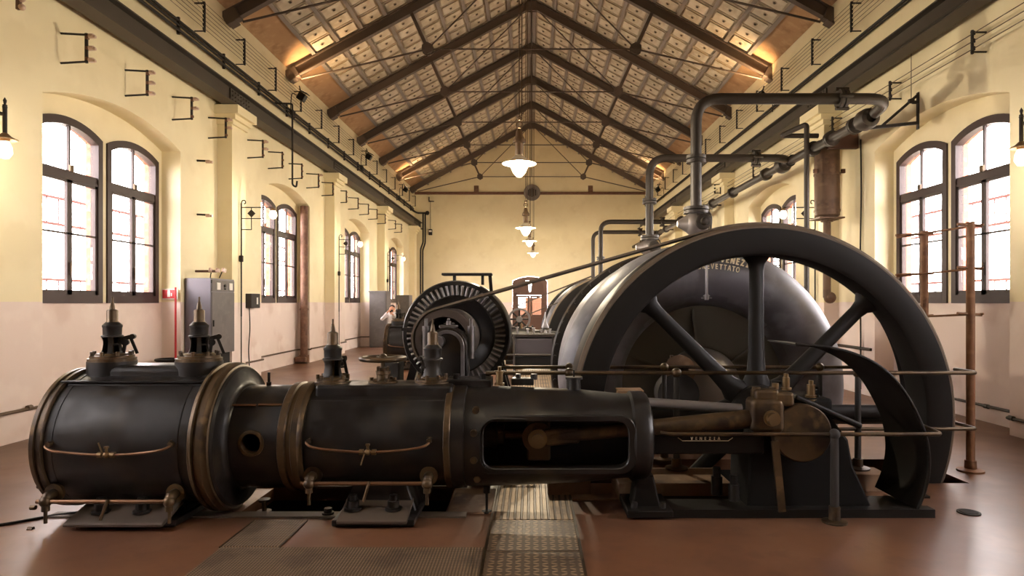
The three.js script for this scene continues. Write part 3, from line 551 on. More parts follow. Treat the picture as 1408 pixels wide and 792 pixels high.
  // bed, main bearing, cross beam with the name plate
  mesh('bed_beam', [RB(1.0, 0.16, 0.16, 0.02, 1.46, 0.6, 0.14), RB(1.1, 0.16, 0.16, 0.02, 1.46, 0.6, -0.25)], M.black, e);
  const nm = mesh('name_plate', [RB(0.4, 0.05, 0.012, 0.006, 1.46, 0.658, 0.222)], M.black, e);
  mesh('lettering', [...'VENEZIA'].map((c, i) => letter(c, 0.024, 0.006).translate(1.46 + (i - 3) * 0.038, 0.646, 0.226)), M.lettering, nm);
  mesh('plate_border', [B(0.38, 0.005, 0.006, 1.46, 0.638, 0.228), B(0.05, 0.005, 0.006, 1.25, 0.65, 0.228, 0, 0, -0.6), B(0.05, 0.005, 0.006, 1.67, 0.65, 0.228, 0, 0, 0.6)], M.lettering, nm);
  const mb = E(shapeOf([[1.86, 0.06], [2.88, 0.06], [2.72, 0.4], [2.68, 0.62], [2.5, 0.86], [2.3, 0.95], [2.1, 0.93], [1.95, 0.72], [1.88, 0.5]]), 0.5, 0.02).translate(0, 0, -0.36);
  mesh('main_bearing', [mb, RB(0.5, 0.16, 0.5, 0.03, 2.32, 0.9, -0.1), hex(0.05, 0.12, 2.14, 1.02, 0.0), hex(0.05, 0.12, 2.22, 1.03, -0.2), hex(0.05, 0.12, 2.46, 0.98, 0.0), hex(0.05, 0.12, 2.54, 0.98, -0.2)], M.soot, e);
  mesh('bearing_cap', [RB(0.62, 0.05, 0.3, 0.02, 2.5, 0.88, 0.08, 0, 0, -0.42)], M.black, e);
  mesh('anchor_bolt', [hex(0.05, 0.16, 1.62, 0.2, 0.0), hex(0.035, 0.24, 1.62, 0.24, 0.0)], M.iron, e); mesh('anchor_bolt', [hex(0.05, 0.14, 1.74, 0.17, 0.1), hex(0.035, 0.2, 1.74, 0.22, 0.1)], M.iron, e);
  mesh('bearing_oiler', [C(0.035, 0.035, 0.1, 2.42, 1.04, 0.06, 'y', 14), C(0.05, 0.05, 0.02, 2.42, 0.99, 0.06, 'y', 14), C(0.02, 0.02, 0.05, 2.42, 1.1, 0.06, 'y', 10), C(0.09, 0.09, 0.012, 2.4, 0.965, 0.06, 'y', 16)], M.brass, e);
  mesh('slanted_stay', bar([2.06, 0.08, 0.345], [2.0, 0.66, 0.345], 0.06, 0.026), M.brown, e);
  mesh('valve_shaft', rod([0.95, 0.92, -0.05], [1.85, 0.86, -0.05], 0.045, 16), M.paleSteel, e);
  mesh('bed_plate', [B(2.52, 0.07, 0.11, 2.11, 0.035, 0.21), B(2.5, 0.06, 0.32, 2.1, 0.03, 0.0)], M.black, e);
  // frame support
  const sup = part('frame_support', e);
  mesh('support_post', [E(shapeOf([[0.86, 0.06], [1.08, 0.06], [1.02, 0.32], [0.9, 0.32]]), 0.16, 0.015).translate(0, 0, 0.02)], M.black, sup);
  mesh('support_plate', [RB(0.38, 0.06, 0.5, 0.01, 0.98, 0.05, 0.08)], M.black, sup);
  for (const x of [0.86, 1.1]) mesh('support_bolt', hex(0.03, 0.05, x, 0.1, 0.24), M.iron, sup);
  mesh('screw_jack', [C(0.012, 0.012, 0.2, -0.385, 0.1, 0.12, 'y', 8), C(0.045, 0.045, 0.014, -0.385, 0.008, 0.12, 'y', 12), C(0.03, 0.03, 0.06, -0.385, 0.2, 0.12, 'y', 8)], M.iron, e);
  // crank guard: a curved sheet standing on the bed plate
  const arc = [[2.22, 1.45, 0.0], [2.42, 1.432], [2.65, 1.39], [2.9, 1.28], [3.08, 1.12], [3.22, 0.9], [3.31, 0.68], [3.34, 0.45], [3.31, 0.24], [3.24, 0.06]];
  const cv = new THREE.CatmullRomCurve3(arc.map(([x, y]) => V(x, y, 0))), pts = cv.getPoints(48);
  const outl = pts.map((p) => [p.x, p.y]), inn = pts.map((p, i) => { const t = cv.getTangent(i / 48), n = [t.y, -t.x]; return [p.x - n[0] * -0.012, p.y - n[1] * -0.012]; }).reverse();
  mesh('crank_guard', sharp(E(shapeOf([...outl, ...inn]), 0.66, 0, 1).translate(0, 0, -0.43), 0.5), M.black, e);
  const outl2 = pts.map((p, i) => { const t = cv.getTangent(i / 48); return [p.x + t.y * -0.0, p.y]; });
  mesh('guard_edge', [...[0.23].map((z) => tube(pts.filter((_, i) => i % 4 === 0).map((p) => [p.x, p.y, z]), 0.014, 60, 6))], M.black, e);
  mesh('guard_stiffener', [B(0.05, 0.02, 0.2, 3.33, 0.16, 0.12), B(0.1, 0.03, 0.05, 3.33, 0.02, 0.2)], M.black, e);
  // oilers on top of the frame
  mesh('oil_pot', [C(0.06, 0.055, 0.11, 0.37, Y0 + 0.44, 0.0, 'y', 20), C(0.075, 0.075, 0.02, 0.37, Y0 + 0.5, 0.0, 'y', 20), C(0.008, 0.008, 0.06, 0.37, Y0 + 0.54, 0, 'y', 6)], M.iron, e);
  mesh('sight_oiler', [C(0.03, 0.03, 0.1, -0.28, Y0 + 0.5, 0.02, 'y', 14), C(0.045, 0.045, 0.02, -0.28, Y0 + 0.45, 0.02, 'y', 14), C(0.038, 0.038, 0.02, -0.28, Y0 + 0.555, 0.02, 'y', 14), C(0.018, 0.018, 0.04, -0.28, Y0 + 0.58, 0.02, 'y', 8)], M.brass, e);
  mesh('frame_lug', [RB(0.2, 0.06, 0.14, 0.01, -0.08, Y0 + 0.46, -0.1), hex(0.025, 0.05, -0.12, Y0 + 0.5, -0.1), C(0.03, 0.03, 0.05, 0.02, Y0 + 0.5, -0.1, 'y', 10)], M.iron, e);
  return e;
}
const engine = steamEngine();

// ------------------------------------------------------------------ flywheel
const SX = 2.36, SY = 0.65;   // the crankshaft
const flywheel = thing('flywheel', 'huge black spoked flywheel standing in the floor pit behind the crank', 'flywheel', [SX, SY, -6.85]);
{
  mesh('rim', Lz([[-0.6, 1.85], [-0.6, 1.93], [-0.59, 1.94], [-0.1, 1.955], [0.12, 1.945], [0.2, 1.93], [0.23, 1.9], [0.235, 1.68], [0.215, 1.645], [0.18, 1.635], [-0.1, 1.635], [-0.14, 1.65], [-0.15, 1.85], [-0.6, 1.85]], 160), M.black, flywheel);
  for (let i = 0; i < 8; i++) {
    const g = L([[0.16, 0.2], [0.15, 0.3], [0.1, 0.42], [0.085, 0.6], [0.076, 1.2], [0.076, 1.48], [0.09, 1.56], [0.14, 1.625], [0.17, 1.64]], 20); g.scale(1, 1, 0.62); g.rotateZ(i * PI / 4);
    mesh('spoke', g.translate(0, 0, -0.03), M.black, flywheel);
  }
  mesh('rim_edge', Lz([[0.135, 1.93], [0.135, 1.952], [0.19, 1.95], [0.225, 1.92], [0.225, 1.9]], 160), M.pulleyFace, flywheel);
  mesh('hub', Lz([[-0.3, 0.1], [-0.3, 0.24], [-0.2, 0.3], [0.12, 0.3], [0.2, 0.24], [0.26, 0.22], [0.28, 0.2], [0.28, 0.1]], 48), M.black, flywheel);
  mesh('shaft', C(0.12, 0.12, 0.9, 0, 0, -0.28, 'z', 28), M.steel, flywheel);
}
const casing = thing('compressor_casing', 'giant grey domed machine casing with raised lettering behind the flywheel', 'machine', [SX, 0, -9.82]);
{
  const y = SY;
  mesh('casing_shell', Lz([[-1.7, 0.1], [-1.7, 1.8], [-1.6, 1.86], [-1.2, 1.92], [-0.85, 1.935], [-0.55, 1.92], [-0.3, 1.88], [-0.2, 1.84], [-0.14, 1.82], [-0.08, 1.86], [0.0, 1.9], ...Array.from({ length: 21 }, (_, i) => { const t = -0.55 + i * (PI + 0.35) / 20; return [0.6 + 0.49 * Math.sin(t), 1.53 + 0.45 * Math.cos(t)]; }), [0.75, 1.1]], 128).translate(0, y, 0), M.casing, casing);
  mesh('casing_end', Lz([[0.77, 1.11], [0.7, 0.95], [0.66, 0.5], [0.66, 0]], 72).translate(0, y, 0), M.casingDark, casing);
  for (let i = 0; i < 6; i++) mesh('casing_rib', at(B(0.03, 0.62, 0.1, 0, 0.78, 0.7), 0, 0, 0, 0, 0, i * PI / 3 + 0.12).translate(0, y, 0), M.casingDark, casing);
  mesh('hub_dome', Lz([[0.66, 0.52], [0.78, 0.52], [0.86, 0.49], [0.97, 0.38], [1.04, 0.22], [1.06, 0]], 48).translate(0, y, 0), M.paleSteel, casing);
  const fl = mesh('bolted_ring', Lz([[-1.8, 1.6], [-1.8, 2.02], [-1.68, 2.03], [-1.64, 2.0], [-1.64, 1.8]], 128).translate(0, y, 0), M.iron, casing);
  const bl = []; for (let i = 0; i < 60; i++) { const a = i * PI / 30; bl.push(hex(0.03, 0.08, 1.965 * Math.cos(a), y + 1.965 * Math.sin(a), -1.61, 'z')); } mesh('ring_bolt', bl, M.iron, fl);
  const word = (text, r, size, a0, step) => { const g = []; [...text].forEach((c, i) => { if (c === ' ') return; const a = (a0 + i * step) * PI / 180, q = letter(c, size, 0.03); q.scale(0.72, 1, 1); q.translate(0, r, 0); q.rotateZ(-a); g.push(q.translate(0, y, 1.055)); }); return mesh('lettering', g, M.lettering, casing); };
  word('VENEZIA', 1.7, 0.088, 6.4, 2.25); word('SISTEMA BREVETTATO', 1.6, 0.072, -20.1, 2.0);
  for (const s of [-1, 1]) mesh('casing_foot', [RB(0.5, 0.14, 2.6, 0.02, s * 1.62, 0.5, -0.4), B(0.4, 0.5, 2.4, s * 1.62, 0.22, -0.4)], M.valveGrey, casing);
  for (const s of [-1, 1]) for (const z of [0.6, -0.4, -1.4]) mesh('foot_rib', E(shapeOf([[s * 1.5, 0.56], [s * 1.86, 0.56], [s * 1.6, 1.05]].slice()), 0.05, 0.004).translate(0, 0, z), M.steel, casing);
  for (const s of [-1, 1]) for (const z of [0.8, 0.2, -0.8]) mesh('foot_bolt', hex(0.04, 0.06, s * 1.76, 0.6, z), M.iron, casing);
  mesh('bed_beam', [rod([-1.6, 0.44, 2.15], [2.08, 0.44, 2.15], 0.065, 16), ...[-1.4, 0.6, 1.9].map((x) => C(0.05, 0.05, 0.42, x, 0.21, 2.15, 'y', 12))], M.pipe, casing);
  mesh('sight_gauge', [C(0.018, 0.018, 0.56, -0.04, 2.14, 1.14, 'y', 10), C(0.03, 0.03, 0.07, -0.04, 1.87, 1.14, 'y', 12), C(0.045, 0.045, 0.015, -0.04, 1.89, 1.14, 'y', 12), rod([-0.11, 1.86, 1.14], [0.03, 1.86, 1.14], 0.01, 8)], M.paleSteel, casing);
}
{
  const t = thing('shaft_bearing', 'round dark bearing housing with a tan cap, seen through the wheel spokes', 'bearing', [1.76, 0, -7.9]);
  mesh('bearing_body', [C(0.25, 0.25, 0.24, 0, 0.7, -0.06, 'z', 40), RB(0.5, 0.6, 0.24, 0.03, 0, 0.32, -0.06)], M.dull, t);
  mesh('bearing_cap', [Lz([[0.06, 0], [0.06, 0.17], [0.09, 0.19], [0.1, 0.15], [0.1, 0]], 36).translate(0.02, 0.98, -0.06), RB(0.3, 0.12, 0.2, 0.03, 0, 1.0, -0.06)], M.stone, t);
  mesh('cap_screw', [C(0.02, 0.02, 0.12, -0.06, 1.1, -0.06, 'y', 8), rod([-0.1, 1.1, -0.06], [0.06, 1.16, -0.06], 0.014, 8)], M.brown, t);
}
// ------------------------------------------------------------------ generator and belt
const GX = -0.9, GY = 1.42;
function generator() {
  const g = thing('generator', 'dark ring-shaped electric generator with radial vent fins, driven by the long belt', 'generator', [GX, 0, -7.8]);
  mesh('stator_frame', [Lz([[-0.62, 0.5], [-0.62, 0.63], [-0.6, 0.645], [-0.03, 0.645], [0, 0.63], [0, 0.585], [-0.05, 0.58], [-0.05, 0.5]], 96).translate(0, GY, 0)], M.iron, g);
  mesh('inner_ring', [Lz([[-0.06, 0.3], [0.02, 0.42], [0.03, 0.455], [0.02, 0.468], [-0.05, 0.465], [-0.08, 0.3]], 80).translate(0, GY, 0)], M.iron, g);
  mesh('winding_core', [Lz([[-0.5, 0.55], [-0.3, 0.5], [-0.14, 0.48], [-0.14, 0.58]], 64).translate(0, GY, 0), Lz([[-0.1, 0.44], [-0.2, 0.2], [-0.2, 0]], 48).translate(0, GY, 0)], M.dark, g);
  for (let i = 0; i < 56; i++) { const q = RB(0.125, 0.032, 0.08, 0.008, 0.525, 0, -0.02, 0.5); q.rotateZ(i * PI * 2 / 56); mesh('vent_fin', q.translate(0, GY, 0), M.paleSteel, g); }
  mesh('top_handle', [RB(0.62, 0.03, 0.2, 0.008, 0.1, GY + 0.73, -0.35), B(0.03, 0.12, 0.1, -0.06, GY + 0.67, -0.35), B(0.03, 0.12, 0.1, 0.29, GY + 0.66, -0.35), bar([0.38, GY + 0.73, -0.35], [0.4, GY + 0.5, -0.35], 0.04, 0.05)], M.dull, g);
  for (const s of [-1, 1]) for (const z of [-0.1, -0.5]) mesh('foot', bar([s * 0.5, GY - 0.36, z], [s * 0.78, 0.02, z], 0.09, 0.16), M.iron, g);
  mesh('base_rail', [RB(2.0, 0.12, 0.22, 0.02, 0, 0.06, -0.1), RB(2.0, 0.12, 0.22, 0.02, 0, 0.06, -0.5), B(0.6, 0.1, 0.5, 0, 0.06, -0.3), RB(0.2, 0.12, 1.36, 0.02, -0.4, 0.06, 0.72), RB(0.2, 0.12, 1.36, 0.02, 0.4, 0.06, 0.72)], M.iron, g);
  const p = mesh('pulley', Lz([[0.35, 0.1], [0.35, 0.3], [0.36, 0.312], [0.7, 0.32], [1.04, 0.312], [1.05, 0.3], [1.05, 0.235], [1.0, 0.225], [0.8, 0.22], [0.8, 0.1]], 72).translate(0, GY, 0), M.belt, g);
  mesh('pulley_spoke', [0, 1, 2, 3, 4].map((i) => at(B(0.06, 0.24, 0.1, 0, 0.14, 0.75), 0, 0, 0, 0, 0, i * PI * 0.4 + 0.3)).map((q) => q.translate(0, GY, 0)), M.iron, p);
  mesh('shaft', C(0.055, 0.055, 2.0, 0, GY, 0.5, 'z', 20), M.steel, g);
  // arched bearing pedestal in front of the pulley
  const a = new THREE.Shape(); a.moveTo(-0.3, 0.1); a.lineTo(-0.2, 0.55); a.lineTo(-0.185, GY - 0.06); a.absarc(0, GY - 0.06, 0.185, PI, 0, true); a.lineTo(0.2, 0.55); a.lineTo(0.3, 0.1); a.closePath();
  const bp = mesh('bearing_pedestal', E(a, 0.22, 0.012, 20).translate(0.07, 0, 1.14), M.iron, g);
  const rim = new THREE.Shape(); rim.moveTo(-0.26, 0.2); rim.lineTo(-0.17, 0.55); rim.lineTo(-0.165, GY - 0.06); rim.absarc(0, GY - 0.06, 0.165, PI, 0, true); rim.lineTo(0.17, 0.55); rim.lineTo(0.26, 0.2); rim.lineTo(0.235, 0.2); rim.lineTo(0.145, 0.55); rim.lineTo(0.14, GY - 0.06); rim.absarc(0, GY - 0.06, 0.14, 0, PI, false); rim.lineTo(-0.145, 0.55); rim.lineTo(-0.235, 0.2); rim.closePath();
  mesh('pedestal_rib', E(rim, 0.03, 0.006, 20).translate(0.07, 0, 1.36), M.steel, bp);
  for (const s of [-1, 1]) mesh('cap_bolt', [C(0.035, 0.035, 0.28, 0.07 + s * 0.225, GY - 0.04, 1.25, 'y', 14), hex(0.042, 0.05, 0.07 + s * 0.225, GY + 0.12, 1.25), C(0.018, 0.018, 0.1, 0.07 + s * 0.225, GY + 0.17, 1.25, 'y', 8)], M.steel, bp);
  mesh('grease_cup', [RB(0.18, 0.03, 0.12, 0.01, 0.07, GY + 0.14, 1.25), C(0.025, 0.025, 0.05, 0.07, GY + 0.17, 1.25, 'y', 10), S(0.016, 0.07, GY + 0.21, 1.25, 8), rod([0.02, GY + 0.17, 1.25], [0.13, GY + 0.17, 1.25], 0.008, 6)], M.steel, bp);
  mesh('brush_arm', [bar([-0.6, GY + 0.07, 0.25], [-0.2, GY + 0.08, 0.25], 0.05, 0.035), hex(0.04, 0.06, -0.2, GY + 0.08, 0.25, 'z')], M.iron, g);
  mesh('terminal_box', [RB(0.22, 0.32, 0.3, 0.015, -0.78, 0.93, -0.1)], M.dull, g);
  return g;
}
const gen = generator();
{
  const R1 = 1.955, R2 = 0.32, dx = GX - SX, dy = GY - SY, D = Math.hypot(dx, dy), base = Math.atan2(dy, dx), th = Math.acos((R1 - R2) / D), up = base - th, lo = base + th, o = [], i = [], tk = 0.024;
  const arcp = (cx, cy, R, a, b, n, list) => { for (let k = 0; k <= n; k++) { const t = a + (b - a) * k / n; list.push([cx + R * Math.cos(t), cy + R * Math.sin(t)]); } };
  arcp(SX, SY, R1 + tk, lo - PI * 2, up, 80, o); arcp(GX, GY, R2 + tk, up, lo, 24, o);
  arcp(SX, SY, R1 + 0.002, lo - PI * 2, up, 80, i); arcp(GX, GY, R2 + 0.002, up, lo, 24, i);
  const s = shapeOf(o); s.holes.push(new THREE.Path(i.map((q) => new THREE.Vector2(...q))));
  const t = thing('drive_belt', 'broad flat leather belt running from the flywheel to the ring-shaped generator', 'belt', [0, 0, 0]);
  mesh('belt_band', E(s, 0.68, 0).translate(0, 0, -7.42), M.pulleyFace, t);
}

// ------------------------------------------------------------------ the same set again, further down the hall
{
  const dz = -12.3;
  dup(engine, [0, 0, ZC + dz], 'second steam engine, partly hidden behind the generator and the first casing');
  dup(flywheel, [SX, SY, -6.85 + dz], 'second flywheel, far behind the big casing, only its left edge showing');
  const c2 = dup(casing, [SX, 0, -9.82 + dz], 'second domed casing, far behind and hidden by the first one');
  const t = thing('drive_belt', 'thin looking far belt crossing in front of the back door, from the second flywheel', 'belt', [0, 0, 0]);
  mesh('belt_band', [bar([1.78, 2.58, -19.2], [-0.46, 1.69, -19.2], 0.26, 0.04), bar([1.3, 1.98, -20.4], [-0.3, 1.36, -20.4], 0.2, 0.03)], M.belt, t);
  // a small spoked generator wheel and its frame
  const g = thing('exciter_wheel', 'small grey spoked wheel with fins in front of the back door', 'wheel', [-0.36, 0, -19.2]);
  const y = 1.31;
  mesh('wheel_rim', Lz([[-0.2, 0.27], [-0.2, 0.33], [0.1, 0.33], [0.12, 0.32], [0.12, 0.27], [-0.2, 0.27]], 40).translate(0, y, 0), M.steel, g);
  for (let k = 0; k < 8; k++) mesh('spoke', at(B(0.05, 0.28, 0.06, 0, 0.15, 0), 0, 0, 0, 0, 0, k * PI / 4).translate(0, y, 0), M.iron, g);
  mesh('hub', C(0.09, 0.09, 0.3, 0, y, 0, 'z', 16), M.steel, g);
  mesh('pedestal', [RB(0.3, 0.9, 0.3, 0.03, 0, 0.45, -0.35), RB(0.8, 0.12, 0.6, 0.02, 0, 0.06, -0.2), bar([0, 0.9, -0.35], [0, y, -0.2], 0.1, 0.1)], M.iron, g);
  // the dark engine table with small cups, and railing frames round it
  const tb = thing('machine_table', 'dark narrow platform with oil cups in front of the back door', 'platform', [0.05, 0, -16.9]);
  mesh('table_top', RB(1.1, 0.08, 0.6, 0.01, 0, 0.96, 0), M.dull, tb);
  mesh('grey_tank', RB(0.96, 0.46, 0.4, 0.05, 0.02, 0.68, 0), M.cabinet, tb);
  mesh('table_leg', B(0.05, 0.92, 0.05, -0.5, 0.46, 0.25), M.dull, tb); mesh('table_leg', B(0.05, 0.92, 0.05, 0.5, 0.46, 0.25), M.dull, tb); mesh('table_leg', B(0.05, 0.92, 0.05, -0.5, 0.46, -0.25), M.dull, tb); mesh('table_leg', B(0.05, 0.92, 0.05, 0.5, 0.46, -0.25), M.dull, tb);
  mesh('lower_shelf', RB(1.0, 0.22, 0.4, 0.01, 0.02, 0.3, 0), M.dark, tb);
  for (const [x, h] of [[-0.42, 0.16], [-0.15, 0.12], [0.0, 0.14], [0.2, 0.1], [0.42, 0.12]]) mesh('oil_cup', [C(0.03, 0.03, h, x, 1.0 + h / 2, 0.1, 'y', 10), C(0.045, 0.045, 0.02, x, 1.0 + h, 0.1, 'y', 10)], M.paleSteel, tb);
  mesh('oil_lamp', [L([[0, 0], [0.05, 0.02], [0.03, 0.1], [0.1, 0.16], [0.06, 0.26], [0.02, 0.4], [0.02, 0.55], [0, 0.56]], 16).translate(0.3, 1.0, 0.1)], M.paleSteel, tb);
  const rl = thing('guard_railing', 'thin pipe railing with two uprights beside the dark narrow platform', 'railing', [0, 0, -15.6]);
  for (const x of [-0.42, 0.62]) mesh('upright', C(0.025, 0.025, 1.05, x, 0.525, 0, 'y', 8), M.pipe, rl);
  for (const yy of [0.55, 1.03]) mesh('rail', rod([-0.6, yy, 0], [1.2, yy, 0], 0.022, 8), M.pipe, rl);
}

// ------------------------------------------------------------------ railings round the machine
function railing(label, z, y0, y, x0, x1, posts, returnZ, lowRail) {
  const t = thing('guard_railing', label, 'railing', [0, 0, z]);
  const m = M.brown;
  mesh('top_rail', returnZ ? tube([[x0, y, 0], [x1, y, 0], [x1, y, returnZ]], 0.02, 0, 10, 0.06) : rod([x0, y, 0], [x1, y, 0], 0.02, 10), m, t);
  if (lowRail) mesh('low_rail', tube([[lowRail, y - 0.55, 0], [x1, y - 0.55, 0], [x1, y - 0.55, returnZ]], 0.018, 0, 10, 0.06), m, t);
  for (const x of posts) {
    const p = mesh('upright', [C(0.032, 0.028, y - y0, x, y0 + (y - y0) / 2, 0, 'y', 14)], M.dull, t);
    mesh('ball', S(0.05, x, y, 0, 14), m, p);
    mesh('socket', L([[0, 0], [0.11, 0], [0.11, 0.015], [0.05, 0.03], [0.045, 0.1], [0.03, 0.105]], 24).translate(x, y0, 0), M.brown, p);
  }
  return t;
}
railing('long low railing with ball joints in front of the flywheel', -6.42, 0.17, 1.11, -0.45, 4.37, [0.37, 1.42, 3.2], -0.34, 3.0);
railing('railing with ball joints between flywheel and grey casing', -7.5, 0, 1.06, -0.4, 4.0, [0.43, 1.52, 3.3], 0, 0);
{
  const t = thing('guard_railing', 'low single rail with one thick upright in front of the crank disc', 'railing', [0, 0, -5.5]);
  mesh('top_rail', tube([[1.05, 0.735, 0.14], [1.12, 0.722, 0.14], [3.36, 0.722, 0.14], [3.4, 0.74, -0.3]], 0.016, 0, 10, 0.05), M.brown, t);
  const p = mesh('upright', C(0.036, 0.032, 0.7, 2.48, 0.36, 0.14, 'y', 14), M.dull, t);
  mesh('ball', S(0.045, 2.48, 0.722, 0.14, 14), M.dull, p);
  mesh('socket', L([[0, 0], [0.1, 0], [0.1, 0.012], [0.046, 0.025], [0.046, 0.13], [0.034, 0.135]], 24).translate(2.48, 0, 0.14), M.brown, p);
}
{
  const t = thing('plinth', 'low tan stone plinth carrying the railing posts beside the flywheel pit', 'plinth', [0, 0, -6.2]);
  mesh('plinth_left', RB(1.02, 0.165, 0.56, 0.01, 1.3, 0.083, 0), M.stone, t);
  mesh('plinth_right', RB(0.5, 0.165, 0.28, 0.01, 3.15, 0.083, -0.16), M.stone, t);
  mesh('plinth_back', RB(0.4, 0.165, 0.4, 0.01, 0.35, 0.083, -0.1), M.stone, t);
  const c = thing('wooden_box', 'small plain wooden box standing behind the top of the guide frame', 'box', [0.93, 0.166, -6.42]);
  mesh('box_body', RB(0.23, 0.8, 0.2, 0.008, 0, 0.4, 0.2), M.wood, c);
  mesh('box_lid', RB(0.24, 0.015, 0.21, 0.004, 0, 0.805, 0.2), M.wood, c);
}
// two rusty posts with cross bars at the right end of the wheel
{
  const t = thing('post_frame', 'pair of tall rusty pipe posts with short cross bars right of the flywheel', 'frame', [4.68, 0, -6.98]);
  mesh('post', [C(0.042, 0.042, 2.66, 0, 1.33, 0, 'y', 14)], M.post, t);
  mesh('post', [C(0.042, 0.042, 2.63, -0.12, 1.315, -0.62, 'y', 14)], M.post, t);
  for (const x of [[0, 0], [-0.12, -0.62]]) mesh('post_base', L([[0, 0], [0.13, 0], [0.13, 0.02], [0.06, 0.035], [0.055, 0.12], [0.042, 0.12]], 24).translate(x[0], 0, x[1]), M.post, t);
  for (const y of [2.6, 2.14, 1.65]) {
    mesh('cross_bar', rod([-0.36, y - 0.03, -0.76], [0.12, y + 0.03, 0.03], 0.012, 8), M.post, t);
    mesh('cross_bar', rod([-0.14, y + 0.035, 0.0], [0.12, y + 0.02, 0.0], 0.017, 8), M.post, t);
    mesh('cross_bar', rod([-0.45, y - 0.02, -0.62], [-0.02, y, -0.62], 0.015, 8), M.post, t);
  }
}

// ------------------------------------------------------------------ overhead steam pipes on the right
const HX = 5.6, HY = 4.86;
{
  const h = thing('steam_main', 'long brown steam main running along the right wall with flanged joints', 'pipe', [HX, HY, 0]);
  mesh('main_run', rod([0, 0, -10.9], [0, 0, -36], 0.085, 18), M.pipe, h);
  for (const z of [11.3, 12.2, 13.0, 14.6, 15.6, 18.2, 20.2, 22.6, 24.8, 27.2, 29.6, 33]) mesh('flange', [C(0.145, 0.145, 0.045, 0, 0, -z, 'z', 24), C(0.145, 0.145, 0.045, 0, 0, -z - 0.06, 'z', 24)], M.pipe, h);
  for (const z of [10.95, 14.6, 24.5, 29.4]) mesh('expansion_joint', [Lz([[-0.17, 0.085], [-0.15, 0.15], [-0.06, 0.175], [0.06, 0.175], [0.15, 0.15], [0.17, 0.085]], 24).translate(0, 0, -z)], M.pipe, h);
  for (const z of [14.17, 21.37, 28.57]) mesh('hanger', [bar([0, 0.12, -z], [0.6, 0.12, -z], 0.06, 0.04), new THREE.TorusGeometry(0.1, 0.018, 8, 24).translate(0, 0, -z)], M.dull, h);
}
function steamPipe(label, z, x, y, r, bottom) {
  const t = thing('steam_pipe', label, 'pipe', [x, 0, -z]);
  mesh('pipe_run', tube([[0, bottom, 0], [0, y, 0], [HX - x - 0.02, y, 0], [HX - x - 0.02, HY + (y - HY) * 0.2, -0.5]], r, 0, 16, 0.38), M.pipe, t);
  mesh('flange', [C(r * 1.75, r * 1.75, 0.05, 0, bottom + (y - bottom) * 0.42, 0, 'y', 22), C(r * 1.75, r * 1.75, 0.05, 0, bottom + (y - bottom) * 0.42 + 0.07, 0, 'y', 22)], M.pipe, t);
  mesh('flange', [C(r * 1.75, r * 1.75, 0.05, HX - x - 0.75, y, 0, 'x', 22), C(r * 1.75, r * 1.75, 0.05, HX - x - 0.82, y, 0, 'x', 22), ...[0, 1, 2, 3].map((i) => hex(0.03, 0.2, HX - x - 0.785, y + 0.15 * Math.sin(i * PI / 2), 0.15 * Math.cos(i * PI / 2), 'x'))], M.pipe, t);
  return t;
}
steamPipe('tall bent steam pipe, nearest of the four, rising above the flywheel', 10.15, 2.55, 4.96, 0.085, 3.28);
steamPipe('bent steam pipe behind the tallest one, second of the four', 14.05, 2.53, 4.9, 0.085, 3.24);
steamPipe('far bent steam pipe, third of the four, its bend in front of the back wall', 24.1, 2.54, 4.77, 0.085, 2.4);
steamPipe('farthest bent steam pipe, lowest of the four in the picture', 29.0, 2.72, 4.92, 0.085, 2.4);
for (const [z, x, y, label] of [[10.15, 2.55, 2.9, 'bulky grey stop valve under the tall bent steam pipe'], [14.05, 2.53, 2.86, 'stop valve under the second bent steam pipe, mostly behind the wheel rim']]) {
  const t = thing('stop_valve', label, 'valve', [x, 0, -z]);
  mesh('valve_body', [S(0.2, 0, y + 0.12, 0, 24), C(0.1, 0.12, 0.3, 0, y, 0, 'y', 20), at(C(0.2, 0.05, 0.26, 0, 0, 0, 'x', 24).rotateZ(PI), -0.16, y + 0.12, 0)], M.valveGrey, t);
  mesh('upper_flange', [C(0.19, 0.19, 0.045, 0, y + 0.3, 0, 'y', 28), C(0.19, 0.19, 0.045, 0, y + 0.36, 0, 'y', 28)], M.pipe, t);
  mesh('lower_flange', [C(0.2, 0.2, 0.05, 0, y - 0.13, 0, 'y', 28)], M.valveGrey, t);
  mesh('bonnet', [Lz([[0.14, 0], [0.14, 0.12], [0.24, 0.12], [0.25, 0.1], [0.25, 0.06], [0.3, 0.05], [0.32, 0.0]], 28).translate(0.06, y + 0.13, 0)], M.pipe, t);
  mesh('yoke', [tube([[0.12, y + 0.34, 0.06], [0.2, y + 0.25, 0.1], [0.2, y + 0.0, 0.1]], 0.014, 12, 6)], M.pipe, t);
  mesh('neck', [C(0.11, 0.13, 0.18, 0, y - 0.22, 0, 'y', 16)], M.pipe, t);
}
